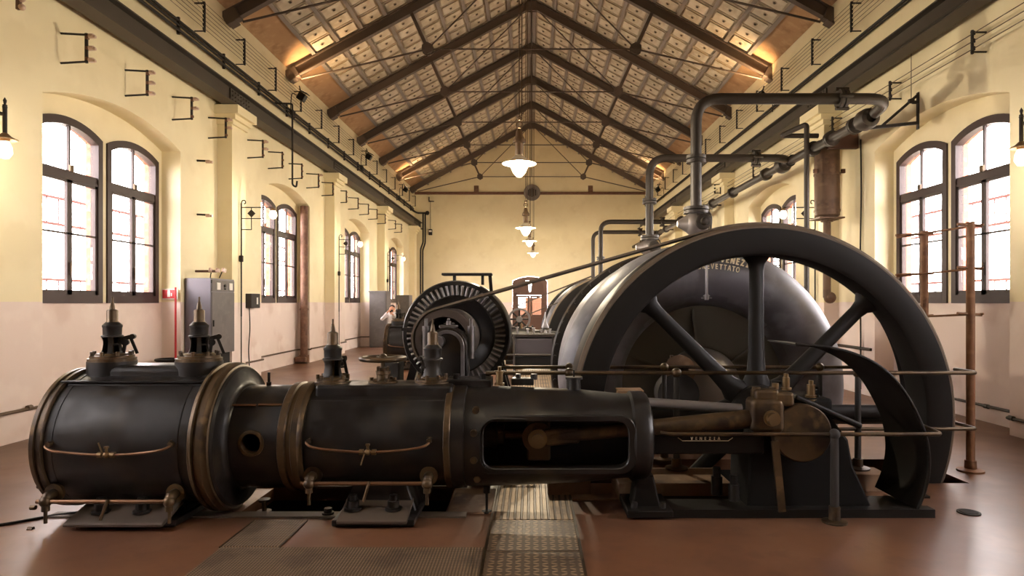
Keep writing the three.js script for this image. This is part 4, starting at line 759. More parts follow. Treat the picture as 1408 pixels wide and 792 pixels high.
{
  const t = thing('expansion_tank', 'upright brown riveted tank hanging on the right wall pilaster', 'tank', [6.0, 0, -13.3]);
  mesh('tank_shell', L([[0, 3.52], [0.2, 3.53], [0.24, 3.57], [0.24, 5.02], [0.2, 5.08], [0, 5.1]], 36), M.tank, t);
  for (const y of [3.66, 4.4, 4.95]) mesh('tank_band', C(0.254, 0.254, 0.04, 0, y, 0, 'y', 36), M.tank, t);
  mesh('base_plate', B(0.5, 0.03, 0.5, 0, 3.5, 0), M.tank, t);
  mesh('outlet_pipe', [C(0.075, 0.075, 1.6, 0.0, 2.7, 0, 'y', 16), C(0.12, 0.12, 0.04, 0, 3.46, 0, 'y', 16), S(0.12, 0.06, 1.9, 0, 14)], M.tank, t);
  mesh('lug', [B(0.07, 0.08, 0.06, -0.28, 4.45, 0.1), B(0.07, 0.08, 0.06, 0.28, 4.45, 0.1)], M.rust, t);
  const w = thing('bracket_board', 'dark wooden bracket board behind the tank where the steam main passes', 'bracket', [6.25, 0, -12.9]);
  mesh('board', RB(0.6, 0.3, 0.1, 0.01, -0.08, 5.0, -0.1), M.oak, w);
  const k = thing('wall_bracket', 'triangular iron wall bracket carrying the end of the steam main', 'bracket', [6.5, 0, -11.0]);
  mesh('bracket_arm', bar([0, 4.82, 0], [-0.95, 4.72, 0], 0.05, 0.05), M.dull, k);
  mesh('bracket_stay', bar([0, 5.3, 0], [-0.6, 4.78, 0], 0.04, 0.04), M.dull, k);
  mesh('bracket_plate', B(0.02, 0.62, 0.06, -0.01, 5.02, 0), M.dull, k);
  const v = thing('standing_pipe', 'slim vertical brown pipe with a bent top beside the tank', 'pipe', [5.42, 0, -12.9]);
  mesh('pipe_run', tube([[0, 2.0, 0], [0, 5.32, 0], [-0.34, 5.2, -0.45], [0.42, 5.2, -0.45]], 0.05, 0, 12, 0.08), M.pipe, v);
  mesh('pipe_foot', [C(0.055, 0.055, 2.0, 0, 1.0, 0, 'y', 12), C(0.1, 0.1, 0.02, 0, 0.01, 0, 'y', 16)], M.pipe, v);
  const c = thing('black_cable', 'thin black cable dropping beside the tank on the right wall', 'cable', [6.46, 0, -12.85]);
  mesh('cable_run', tube([[0, 5.0, 0], [0, 4.0, 0.02], [-0.01, 2.6, 0], [0, 1.0, 0], [0, 0.1, 0]], 0.016, 30, 6), M.black, c);
  for (const [z, x, h] of [[21.5, 5.75, 4.9], [14.9, 5.4, 2.5]]) {
    const p = thing('standing_pipe', z > 20 ? 'far vertical pipe below the steam main near the second right pilaster' : 'short grey vertical pipe stub with a round flange behind the wheel rim', 'pipe', [x, 0, -z]);
    mesh('pipe_run', C(0.1, 0.1, h, 0, h / 2, 0, 'y', 14), M.pipe, p); mesh('flange', C(0.2, 0.2, 0.06, 0, h, 0, 'y', 18), M.pipe, p);
  }
}

// ------------------------------------------------------------------ wires and brackets high on the walls
for (const side of [-1, 1]) {
  const X = side < 0 ? WL : WR, name = side < 0 ? 'left' : 'right';
  const zs = []; for (let z = 11.1; z < 36.5; z += 1.8) zs.push(z);
  zs.forEach((z, i) => {
    const t = thing('insulator_rack', `iron rack of small insulators under the ${name} eave, ${ORD[i]} from the near end`, 'insulator rack', [X - side * 0.006, 0, -z], `insulator racks under the ${name} eave`);
    const o = -side;
    mesh('rack_bar', [B(0.03, 0.58, 0.03, o * 0.2, 7.42, 0), B(0.2, 0.025, 0.025, o * 0.1, 7.7, 0), B(0.2, 0.02, 0.02, o * 0.1, 7.15, 0)], M.dull, t);
    for (let k = 0; k < 7; k++) mesh('insulator', C(0.022, 0.03, 0.045, o * 0.2, 7.18 + k * 0.085, 0.03, 'y', 8), M.dull, t);
  });
  for (let k = 0; k < 7; k++) {
    const w = thing('overhead_wire', `thin wire strung along the ${name} eave racks, ${ORD[k]} from the bottom`, 'wire', [X - side * 0.2, 7.2 + k * 0.085, 0], `wires along the ${name} eave`);
    mesh('strand', rod([0, 0, -9], [0, 0, -36.4], 0.005, 5), M.wire, w);
  }
}
for (const [k, y] of [[0, 7.06], [1, 6.97], [2, 6.86]]) {
  const c = thing('conduit', `dark conduit along the left wall above the crane beam, ${['topmost', 'middle', 'lowest'][k]} of three`, 'conduit', [WL + 0.06 + 0.02 * k, y, 0], 'three conduits above the left crane beam');
  mesh('conduit_run', rod([0, 0, -7], [0, 0, -36.6], k === 1 ? 0.022 : 0.028, 8), M.dull, c);
  if (k === 2) for (let z = 8.6; z < 36; z += 1.8) mesh('clamp', B(0.05, 0.32, 0.04, -0.035, 0.1, -z), M.dull, c);
  if (k === 2) mesh('junction', [17.9, 25.2, 32.3].flatMap((z) => [S(0.08, 0.02, 0.1, -z, 10), RB(0.1, 0.2, 0.2, 0.03, 0.02, 0.1, -z)]), M.dull, c);
}
{
  const c = thing('conduit', 'dark conduit along the right wall just under the insulator racks', 'conduit', [WR - 0.06, 7.02, 0]);
  mesh('conduit_run', [rod([0, 0, -8], [0, 0, -36.6], 0.03, 8), rod([0, -0.07, -8], [0, -0.07, -36.6], 0.016, 8)], M.dull, c);
  const d = thing('conduit', 'vertical conduit with a hooked end dropping past the left crane beam', 'conduit', [-6.14, 0, -16.8]);
  mesh('conduit_run', tube([[-0.47, 6.92, 0], [0, 6.9, 0], [0, 4.82, 0], [0.1, 4.76, 0], [0.12, 4.92, 0]], 0.024, 0, 8, 0.05), M.dull, d);
  const e = thing('conduit', 'pair of conduits turning down the far left corner of the hall', 'conduit', [WL + 0.35, 0, -36.9]);
  mesh('conduit_run', [tube([[-0.3, 6.95, 1.2], [-0.1, 6.85, 0], [0.35, 6.85, 0]], 0.05, 20, 8), tube([[0.18, 6.85, 0], [0.18, 5.2, 0], [0.04, 4.8, 0], [0.04, 0.1, 0]], 0.045, 0, 8, 0.1), tube([[0.3, 6.85, 0], [0.3, 5.15, 0], [0.16, 4.75, 0], [0.16, 0.1, 0]], 0.045, 0, 8, 0.1), S(0.12, 0.42, 6.85, 0, 10)], M.dull, e);
}
// loops of conductor supports on the left wall
{
  const zs = [9.24, 10.7, 12.1, 13.45, 15.3, 16.5, 17.9, 19.3, 20.7, 22.2, 23.7, 25.2, 26.6, 28.1, 30.2, 31.6];
  zs.forEach((z, i) => {
    const onPil = PILASTERS.some((p) => z > p - 0.05 && z < p + 0.7), X = onPil ? WL + 0.31 : WL, r = [3, 3, 2, 2, 2, 0, 0, 1][i] ?? 0;
    const t = thing('conductor_bracket', `square iron loop bracket high on the left wall, ${ORD[i]} from the near end`, 'bracket', [X + 0.006, 0, -z], 'loop brackets high on the left wall');
    mesh('bracket_loop', [rod([0, 5.6, 0], [0.36, 5.58, 0], 0.016, 8), rod([0, 5.18, 0], [0.36, 5.2, 0], 0.016, 8), B(0.035, 0.42, 0.03, 0.36, 5.39, 0)], M.dull, t);
    for (let k = 0; k < 3; k++) mesh('clamp', RB(0.05, 0.05, 0.05, 0.012, 0.37, 5.24 + k * 0.15, 0), M.rust, t);
    for (let k = 0; k < r; k++) mesh('insulator', [C(0.035, 0.035, 0.06, 0.43, 5.56 - k * 0.17, 0, 'x', 12), C(0.022, 0.022, 0.04, 0.47, 5.55 - k * 0.17, 0, 'x', 10)], M.porcelain, t);
  });
  // small pegs with porcelain knobs
  for (const [px, py, z, label] of [[0, 4.62, 13.0, 'small wall peg with a porcelain knob above the electrical cabinet, the higher of two'], [0, 3.55, 13.0, 'small wall peg with a porcelain knob above the electrical cabinet, the lower of two']]) {
    const t = thing('wall_peg', label, 'peg', [WL + 0.005, py, -z]);
    mesh('peg', rod([0, 0, 0], [0.2, -0.01, 0], 0.02, 8), M.dull, t); mesh('knob', [C(0.035, 0.035, 0.08, 0.22, -0.02, 0, 'x', 12), C(0.02, 0.03, 0.05, 0.28, -0.03, 0, 'x', 10)], M.porcelain, t);
  }
  const t = thing('insulator_bracket', 'bracket with dark red insulators at the top left by the near crane beam', 'bracket', [WL + 0.005, 0, -8.02]);
  mesh('bracket_arm', [rod([0, 5.75, 0], [0.36, 5.75, 0], 0.018, 8), B(0.05, 0.42, 0.04, 0.36, 5.6, 0)], M.oak, t); mesh('insulator', [S(0.04, 0.4, 5.42, 0, 10)], M.porcelain, t); mesh('insulator', [S(0.04, 0.4, 5.52, 0, 10)], M.porcelain, t);
}
// three wires on the right wall and their insulators
for (let k = 0; k < 3; k++) {
  const w = thing('wall_wire', `dark wire along the right wall above the windows, ${['lowest', 'middle', 'topmost'][k]} of three`, 'wire', [WR - 0.2, 5.42 + k * 0.11, 0], 'three wires along the right wall');
  mesh('strand', rod([0, 0, -7.5], [0, 0, -30], 0.008, 6), M.wire, w);
}
[9.35, 11.5, 13.7, 14.6, 18.6, 21.4, 24.8].forEach((z, i) => {
  const onPil = PILASTERS.some((p) => z > p - 0.05 && z < p + 0.7), X = WR - (onPil ? 0.31 : 0);
  const t = thing('wire_support', `small iron support for the three wires on the right wall, ${ORD[i]} from the near end`, 'wire support', [X - 0.006, 0, -z], 'wire supports on the right wall');
  mesh('support_bar', [B(0.03, 0.34, 0.03, -0.2 + (onPil ? 0.31 : 0) * 0.6, 5.52, 0), rod([0, 5.38, 0], [-0.22, 5.38, 0], 0.014, 8), rod([0, 5.66, 0], [-0.22, 5.66, 0], 0.014, 8)], M.dull, t);
  for (let k = 0; k < 3; k++) mesh('insulator', C(0.028, 0.028, 0.05, -0.2, 5.42 + k * 0.11, 0.02, 'y', 8), M.dull, t);
});
{ const t = thing('hanging_hook', 'small weight hanging on a thin cord under the right crane beam', 'hook', [WR - 0.15, 0, -10.95]); mesh('cord', rod([0, 5.98, 0], [0, 5.2, 0], 0.006, 6), M.wire, t); mesh('weight', [RB(0.09, 0.07, 0.07, 0.015, 0, 5.17, 0), C(0.03, 0.03, 0.1, 0.07, 5.15, 0, 'x', 8)], M.dull, t); }

// ------------------------------------------------------------------ low conduits, drain pipe, cabinets
{
  const l = thing('floor_conduit', 'thin brown conduit low along the left wall', 'conduit', [WL, 0, 0]);
  const run = []; let z0 = 6.5; for (const [a, b] of BAYS.slice(1)) { run.push(rod([0.05, 0.42, -z0], [0.05, 0.4, -a - 0.0], 0.022, 8), rod([0.05, 0.4, -a], [-REC + 0.05, 0.4, -a - 0.1], 0.022, 8), rod([-REC + 0.05, 0.4, -a - 0.1], [-REC + 0.05, 0.4, -b + 0.1], 0.022, 8), rod([-REC + 0.05, 0.4, -b + 0.1], [0.05, 0.4, -b], 0.022, 8)); z0 = b; }
  mesh('conduit_run', run, M.wire, l); mesh('coupling', [7.3, 7.9, 8.6].map((z) => C(0.034, 0.034, 0.07, 0.05, 0.42, -z, 'z', 10)), M.wire, l);
  const r = thing('floor_conduit', 'thin grey conduit low along the right wall', 'conduit', [WR, 0, 0]);
  mesh('conduit_run', [rod([REC - 0.05, 0.25, -12.3], [REC - 0.05, 0.25, -9.0], 0.022, 8), rod([-0.05, 0.24, -8.88], [-0.05, 0.24, -5.3], 0.022, 8), rod([-0.02, 0.9, -12.5], [-0.02, 0.9, -16], 0.03, 8)], M.pipe, r);
  mesh('coupling', [[REC - 0.05, 9.2], [REC - 0.05, 9.8], [-0.05, 8.8], [-0.05, 8.3]].map(([x, z]) => C(0.034, 0.034, 0.08, x, 0.245, -z, 'z', 10)), M.pipe, r);
  const d = thing('drain_pipe', 'rust brown vertical drain pipe in the second left window bay', 'pipe', [WL - 0.13, 0, -19.45]);
  mesh('pipe_run', C(0.11, 0.11, 4.62, 0.02, 2.35, 0, 'y', 18), M.rust, d); mesh('pipe_foot', [RB(0.34, 0.16, 0.3, 0.04, -0.04, 0.12, 0.05), C(0.14, 0.14, 0.2, 0.02, 0.14, 0, 'y', 18)], M.rust, d); mesh('pipe_collar', [C(0.125, 0.125, 0.06, 0.02, 1.6, 0, 'y', 18)], M.rust, d);
}
{
  const c = thing('electrical_cabinet', 'tall grey electrical cabinet with two meters on the left wall', 'cabinet', [WL, 0, -13.0]);
  mesh('cabinet_body', RB(0.5, 1.46, 0.98, 0.012, 0.27, 1.54, 0), M.cabinet, c);
  const dr = mesh('cabinet_door', RB(0.016, 1.2, 0.94, 0.005, 0.525, 1.4, 0), M.cabinetGrey, c); mesh('handle', B(0.02, 0.12, 0.03, 0.54, 1.4, 0.42), M.black, dr);
  const pn = mesh('meter_panel', RB(0.016, 0.22, 0.94, 0.005, 0.525, 2.13, 0), M.cabinetGrey, c);
  for (const z of [0.22, -0.3]) mesh('meter', RB(0.02, 0.14, 0.14, 0.004, 0.536, 2.12, z), M.panel, pn);
  mesh('indicator', [C(0.03, 0.03, 0.03, 0.54, 2.13, -0.04, 'x', 12), C(0.014, 0.014, 0.04, 0.54, 2.07, -0.04, 'x', 8)], M.black, pn);
  mesh('hinge', [C(0.014, 0.014, 0.06, 0.53, 2.2, 0.49, 'y', 8), C(0.014, 0.014, 0.06, 0.53, 0.95, 0.49, 'y', 8)], M.black, c);
  mesh('cabinet_foot', RB(0.3, 0.82, 0.5, 0.01, 0.3, 0.41, -0.2), M.dark, c);
  const i = thing('insulator_peg', 'horizontal wall peg with porcelain insulators and cords above the electrical cabinet', 'peg', [WL, 0, -12.95]);
  mesh('peg', rod([0, 2.42, 0], [0.42, 2.42, 0], 0.025, 10), M.oak, i); for (const x of [0.3, 0.44, 0.56]) mesh('insulator', [C(0.03, 0.04, 0.07, x, 2.43, 0, 'x', 10), S(0.03, x, 2.46, 0.02, 8)], M.porcelain, i); mesh('cord', [tube([[0.32, 2.43, 0], [0.3, 2.35, 0], [0.29, 2.285, 0]], 0.01, 8, 6), tube([[0.55, 2.46, 0], [0.5, 2.35, 0], [0.47, 2.285, 0]], 0.01, 8, 6)], M.black, i);
  const b = thing('switch_box', 'small dark switch box with a white label on the left wall', 'box', [WL, 0, -15.45]);
  mesh('box_body', RB(0.14, 0.34, 0.5, 0.012, 0.07, 1.84, 0), M.dull, b); mesh('box_label', B(0.006, 0.16, 0.08, 0.144, 1.84, -0.08), M.panel, b); mesh('cable', tube([[0.05, 1.68, 0.15], [0.06, 1.2, 0.14], [0.04, 0.7, 0.16], [0.05, 0.3, 0.14]], 0.012, 24, 6), M.black, b);
  // fire point in the first recess
  const s = thing('fire_hose_sign', 'small red and white fire hose sign beside the left window', 'sign', [WL - REC + 0.01, 0, -12.3]);
  mesh('sign_backing', B(0.3, 0.2, 0.012, 0.17, 1.96, -0.05), M.white, s); mesh('sign_face', B(0.26, 0.16, 0.006, 0.17, 1.96, -0.041), M.red, s); mesh('sign_symbol', [B(0.05, 0.1, 0.004, 0.16, 1.955, -0.036), B(0.02, 0.06, 0.004, 0.21, 1.95, -0.036), B(0.04, 0.03, 0.004, 0.16, 2.02, -0.036)], M.white, s);
  const p = thing('fire_standpipe', 'thin red fire standpipe beside the left window with a hose below', 'pipe', [WL - 0.03, 0, -12.28]);
  mesh('pipe_run', C(0.018, 0.018, 1.9, 0, 1.12, 0, 'y', 12), M.red, p); mesh('pipe_elbow', S(0.02, 0, 2.07, 0, 10), M.red, p); mesh('outlet', [rod([0, 0.72, 0], [0.3, 0.76, 0.05], 0.024, 8), rod([0.28, 0.76, 0.05], [0.34, 0.8, 0.06], 0.012, 8)], M.red, p);
  const h = thing('hose_bracket', 'low rack with a coiled dark hose and red valve by the fire standpipe', 'hose rack', [WL + 0.1, 0, -12.05]);
  mesh('coiled_hose', [new THREE.TorusGeometry(0.24, 0.022, 8, 36).rotateX(PI / 2).translate(-0.1, 0.75, 0), new THREE.TorusGeometry(0.22, 0.022, 8, 36).rotateX(PI / 2 - 0.1).translate(-0.1, 0.72, 0)], M.black, h); mesh('rack_leg', [-0.3, 0.1].flatMap((x) => [B(0.03, 0.72, 0.03, x, 0.36, 0.12), B(0.03, 0.72, 0.03, x, 0.36, -0.12)]), M.white, h); mesh('red_valve', [S(0.06, -0.05, 0.62, 0.08, 10), C(0.03, 0.03, 0.3, 0.1, 0.55, 0.1, 'y', 8)], M.red, h);
  // cupboards by the far left wall
  const k = thing('wooden_cupboard', 'tall grey wooden cupboard by the far left wall, beside the person', 'cupboard', [-6.2, 0, -26.4]);
  mesh('cupboard_body', RB(0.66, 2.2, 0.9, 0.01, 0.02, 1.12, -0.3), M.cabinetGrey, k); mesh('cupboard_top', B(0.72, 0.05, 0.98, 0.02, 2.24, -0.3), M.cabinetGrey, k); mesh('cupboard_door', RB(0.02, 2.0, 0.8, 0.004, 0.36, 1.15, -0.3), M.cabinetGrey, k); mesh('side_panel', [B(0.56, 0.9, 0.02, 0.02, 0.6, 0.155), B(0.56, 0.9, 0.02, 0.02, 1.65, 0.155)], M.cabinetGrey, k); mesh('cupboard_plinth', B(0.6, 0.06, 0.86, 0.02, 0.03, -0.3), M.dark, k);
  const q = thing('tall_locker', 'narrow dark locker behind the person at the far left wall', 'locker', [-6.0, 0, -30.3]);
  mesh('locker_body', RB(0.6, 2.14, 0.8, 0.01, 0.1, 1.07, 0), M.cabinetGrey, q); mesh('locker_door', RB(0.5, 1.9, 0.02, 0.004, 0.1, 1.1, 0.41), M.cabinetGrey, q); mesh('handle', B(0.02, 0.12, 0.03, -0.08, 1.1, 0.43), M.black, q);
}
// back wall fittings
{
  const r = thing('round_vent', 'round grey ventilator disc in the middle of the back wall', 'ventilator', [0.02, 8.04, -BACK + 0.14]);
  mesh('vent_ring', Lz([[-0.02, 0.3], [-0.02, 0.46], [0.02, 0.47], [0.05, 0.44], [0.05, 0.3], [0.0, 0.28]], 40), M.valveGrey, r); for (let i = 0; i < 5; i++) mesh('vent_slat', B(0.05, 0.5 - Math.abs(i - 2) * 0.08, 0.02, (i - 2) * 0.1, 0, 0.02), M.dull, r); mesh('vent_back', C(0.3, 0.3, 0.02, 0, 0, -0.01, 'z', 32), M.valveGrey, r);
  for (const [x, w] of [[-3.15, 'left'], [3.35, 'right']]) { const v = thing('air_brick', `small pinkish air brick on the back wall, ${w} of the round ventilator`, 'vent', [x, 8.25, -BACK + 0.05]); mesh('vent_grid', [RB(0.26, 0.4, 0.08, 0.01, 0, 0, 0)], M.rust, v); for (let i = 0; i < 4; i++) mesh('slat', B(0.2, 0.03, 0.02, 0, -0.13 + i * 0.09, 0.045), M.stone, v); }
  const l = thing('hanging_cable_box', 'small box hanging on a cable near the far left corner of the back wall', 'box', [-5.75, 0, -BACK + 0.1]);
  mesh('cable', rod([0, 7.6, 0], [0, 5.95, 0], 0.015, 6), M.wire, l); mesh('box_body', RB(0.2, 0.34, 0.14, 0.02, 0, 5.8, 0), M.dull, l); mesh('box_label', B(0.16, 0.1, 0.01, 0, 5.85, 0.075), M.white, l); mesh('wall_hook', [B(0.3, 0.05, 0.05, 0.05, 7.55, 0), B(0.05, 0.25, 0.05, -0.08, 7.68, 0)], M.dull, l);
}

// ------------------------------------------------------------------ lamps
function pointLight(parent, x, y, z, power, color, r = 2) { const l = new THREE.PointLight(color, power, 0, 2); l.position.set(x, y, z); l.castShadow = true; l.shadow.radius = r; l.name = 'lamp_light'; parent.add(l); return l; }
const WARM = new THREE.Color().setRGB(1, 0.85, 0.61);
[[-0.1, 4.1, 3.37, 'above the viewer'], [-0.2, 4.05, 10.57, 'nearest and largest in view'], [-0.16, 3.83, 17.77, 'second in view'], [-0.08, 4.15, 24.97, 'third in view'], [0.07, 4.24, 32.17, 'farthest of the row']].forEach(([x, y, z, which]) => {
  const t = thing('pendant_lamp', `white bell shaped pendant lamp on the hall axis, ${which}`, 'lamp', [x, 0, -z], 'pendant lamps on the hall axis');
  mesh('shade', L([[0.06, y + 0.13], [0.09, y + 0.1], [0.16, y + 0.04], [0.26, y], [0.275, y - 0.01], [0.262, y - 0.012], [0.16, y + 0.025], [0.08, y + 0.08]], 36), M.shade, t);
  mesh('glass_globe', L([[0.0, y - 0.23], [0.04, y - 0.225], [0.1, y - 0.16], [0.14, y - 0.07], [0.145, y - 0.01], [0.12, y + 0.02]], 28), M.glow, t);
  mesh('neck', [L([[0.055, y + 0.12], [0.065, y + 0.14], [0.065, y + 0.32], [0.1, y + 0.33], [0.1, y + 0.38], [0.06, y + 0.44], [0.05, y + 0.52], [0.02, y + 0.56]], 24)], M.shadeDark, t);
  mesh('pulley_hook', [new THREE.TorusGeometry(0.05, 0.012, 8, 16).translate(0, y + 0.62, 0), S(0.04, 0, y + 0.72, 0, 8)], M.shadeDark, t);
  mesh('cable', [rod([0, y + 0.7, 0], [0, RIDGE - 0.4, 0], 0.01, 6), rod([0.04, y + 0.7, 0], [0.05, RIDGE - 0.4, 0], 0.01, 6)], M.wire, t);
  pointLight(t, 0, y - 0.12, 0, z < 5 ? PENDANT * 0.25 : PENDANT, WARM);
});
function wallLamp(name, label, x, z, side) { // a bracket arm with a hanging bulb; side is the wall it sits on
  const t = thing(name, label, 'lamp', [x, 0, -z]), o = -side, w = (side < 0 ? WL : WR) - x;
  mesh('arm', [tube([[w, 3.9, 0], [w * 0.5, 4.02, 0], [0, 3.98, 0]], 0.022, 16, 8), B(0.05, 0.3, 0.1, w, 3.85, 0)], M.dull, t);
  mesh('stem', [C(0.024, 0.024, 0.34, 0, 3.92, 0, 'y', 10), L([[0, 4.18], [0.02, 4.14], [0.012, 4.1], [0.028, 4.06], [0, 4.04]], 10)], M.dull, t);
  mesh('gallery', L([[0.03, 3.76], [0.07, 3.72], [0.13, 3.69], [0.12, 3.68], [0.05, 3.7], [0.04, 3.64]], 20), M.shadeDark, t);
  mesh('bulb', L([[0, 3.46], [0.04, 3.47], [0.075, 3.53], [0.07, 3.6], [0.045, 3.66], [0.04, 3.69]], 20), M.glow, t);
  pointLight(t, 0, 3.56, 0, WALL_LAMP, WARM);
  return t;
}
wallLamp('wall_lamp', 'bare bulb wall lamp on a curved arm, left of the nearest left window', -6.1, 7.58, -1);
wallLamp('wall_lamp', 'bare bulb wall lamp on a curved arm, right of the nearest right window', 5.97, 7.98, 1);
PILASTERS.slice(1, 4).forEach((z0, i) => {
  for (const side of [-1, 1]) {
    const X = (side < 0 ? WL : WR) - side * 0.31, o = -side, n = side < 0 ? 'left' : 'right';
    const t = thing('bracket_lamp', `ornate square iron lamp bracket with a glowing bulb on the ${n} wall, ${['nearest', 'middle', 'farthest'][i]} of three`, 'lamp', [X, 0, -z0 - 0.33], `iron lamp brackets on the ${n} wall`);
    const px = o * 0.05;
    mesh('upright', [rod([px, 1.5, 0], [px, 3.95, 0], 0.017, 8), tube([[px, 3.92, 0], [px + o * 0.02, 4.0, 0], [px + o * 0.08, 4.01, 0], [px + o * 0.09, 3.95, 0], [px + o * 0.06, 3.94, 0]], 0.012, 14, 6)], M.dull, t);
    mesh('bracket_arm', [rod([px, 3.86, 0], [o * 0.74, 3.86, 0], 0.012, 8), rod([px, 3.62, 0], [o * 0.5, 3.62, 0], 0.01, 8), rod([o * 0.5, 3.86, 0], [o * 0.5, 3.62, 0], 0.01, 8), rod([px, 3.38, 0], [o * 0.27, 3.38, 0], 0.01, 8), rod([o * 0.27, 3.62, 0], [o * 0.27, 3.38, 0], 0.01, 8), rod([o * 0.27, 3.86, 0], [o * 0.27, 3.8, 0], 0.01, 8), rod([o * 0.27, 3.66, 0], [o * 0.27, 3.62, 0], 0.01, 8)], M.dull, t);
    mesh('diamond', at(B(0.12, 0.12, 0.02, 0, 0, 0), o * 0.27, 3.73, 0, 0, 0, PI / 4), M.dull, t);
    mesh('lamp_cap', [C(0.05, 0.03, 0.06, o * 0.74, 3.82, 0, 'y', 12)], M.shadeDark, t);
    mesh('bulb', L([[0, 3.6], [0.05, 3.62], [0.085, 3.68], [0.075, 3.75], [0.04, 3.8]], 18).translate(o * 0.74, 0, 0), M.glow, t);
    mesh('switch', RB(0.08, 0.14, 0.06, 0.015, px, 2.75, 0), M.dull, t);
    mesh('conduit', rod([px, 0.2, 0], [px, 1.5, 0], 0.012, 6), M.dull, t);
    pointLight(t, o * 0.74, 3.7, 0, WALL_LAMP, WARM);
  }
});
// flood lights under the truss feet
for (const [z, lit, which] of [[17.77, 1, 'first'], [24.97, 0, 'second'], [32.17, 1, 'third']]) for (const side of [-1, 1]) {
  if (!lit && side > 0) continue;
  const X = side * 6.15, t = thing('flood_light', `small black flood light under the ${side < 0 ? 'left' : 'right'} eave, ${which} from the near end`, 'lamp', [X, 7.3, -z + 0.25]);
  mesh('lamp_housing', [RB(0.2, 0.2, 0.2, 0.02, 0, 0, 0, 0, 0, side * 0.5), B(0.24, 0.02, 0.22, -side * 0.07, 0.12, 0, 0, 0, side * 0.5)], M.black, t);
  mesh('lamp_bracket', [rod([0, 0.05, 0], [side * 0.14, 0.36, -0.2], 0.018, 6)], M.black, t);
  mesh('cable', tube([[0.0, -0.05, 0], [side * 0.25, 0.1, 0], [side * 0.29, -0.1, 0], [side * 0.3, -0.4, 0]], 0.012, 16, 6), M.black, t);
  if (lit) {
    mesh('lamp_face', B(0.15, 0.01, 0.15, -side * 0.065, 0.135, 0, 0, 0, side * 0.5), M.glow, t);
    const l = new THREE.SpotLight(new THREE.Color().setRGB(1, 0.62, 0.3), FLOOD, 0, 1.15, 0.9, 2); l.position.set(-side * 0.075, 0.17, 0); l.castShadow = true; l.shadow.radius = 2; l.name = 'lamp_light';
    l.target.position.set(-side * 0.35, 1.0, -0.35); t.add(l); t.add(l.target);
  }
}

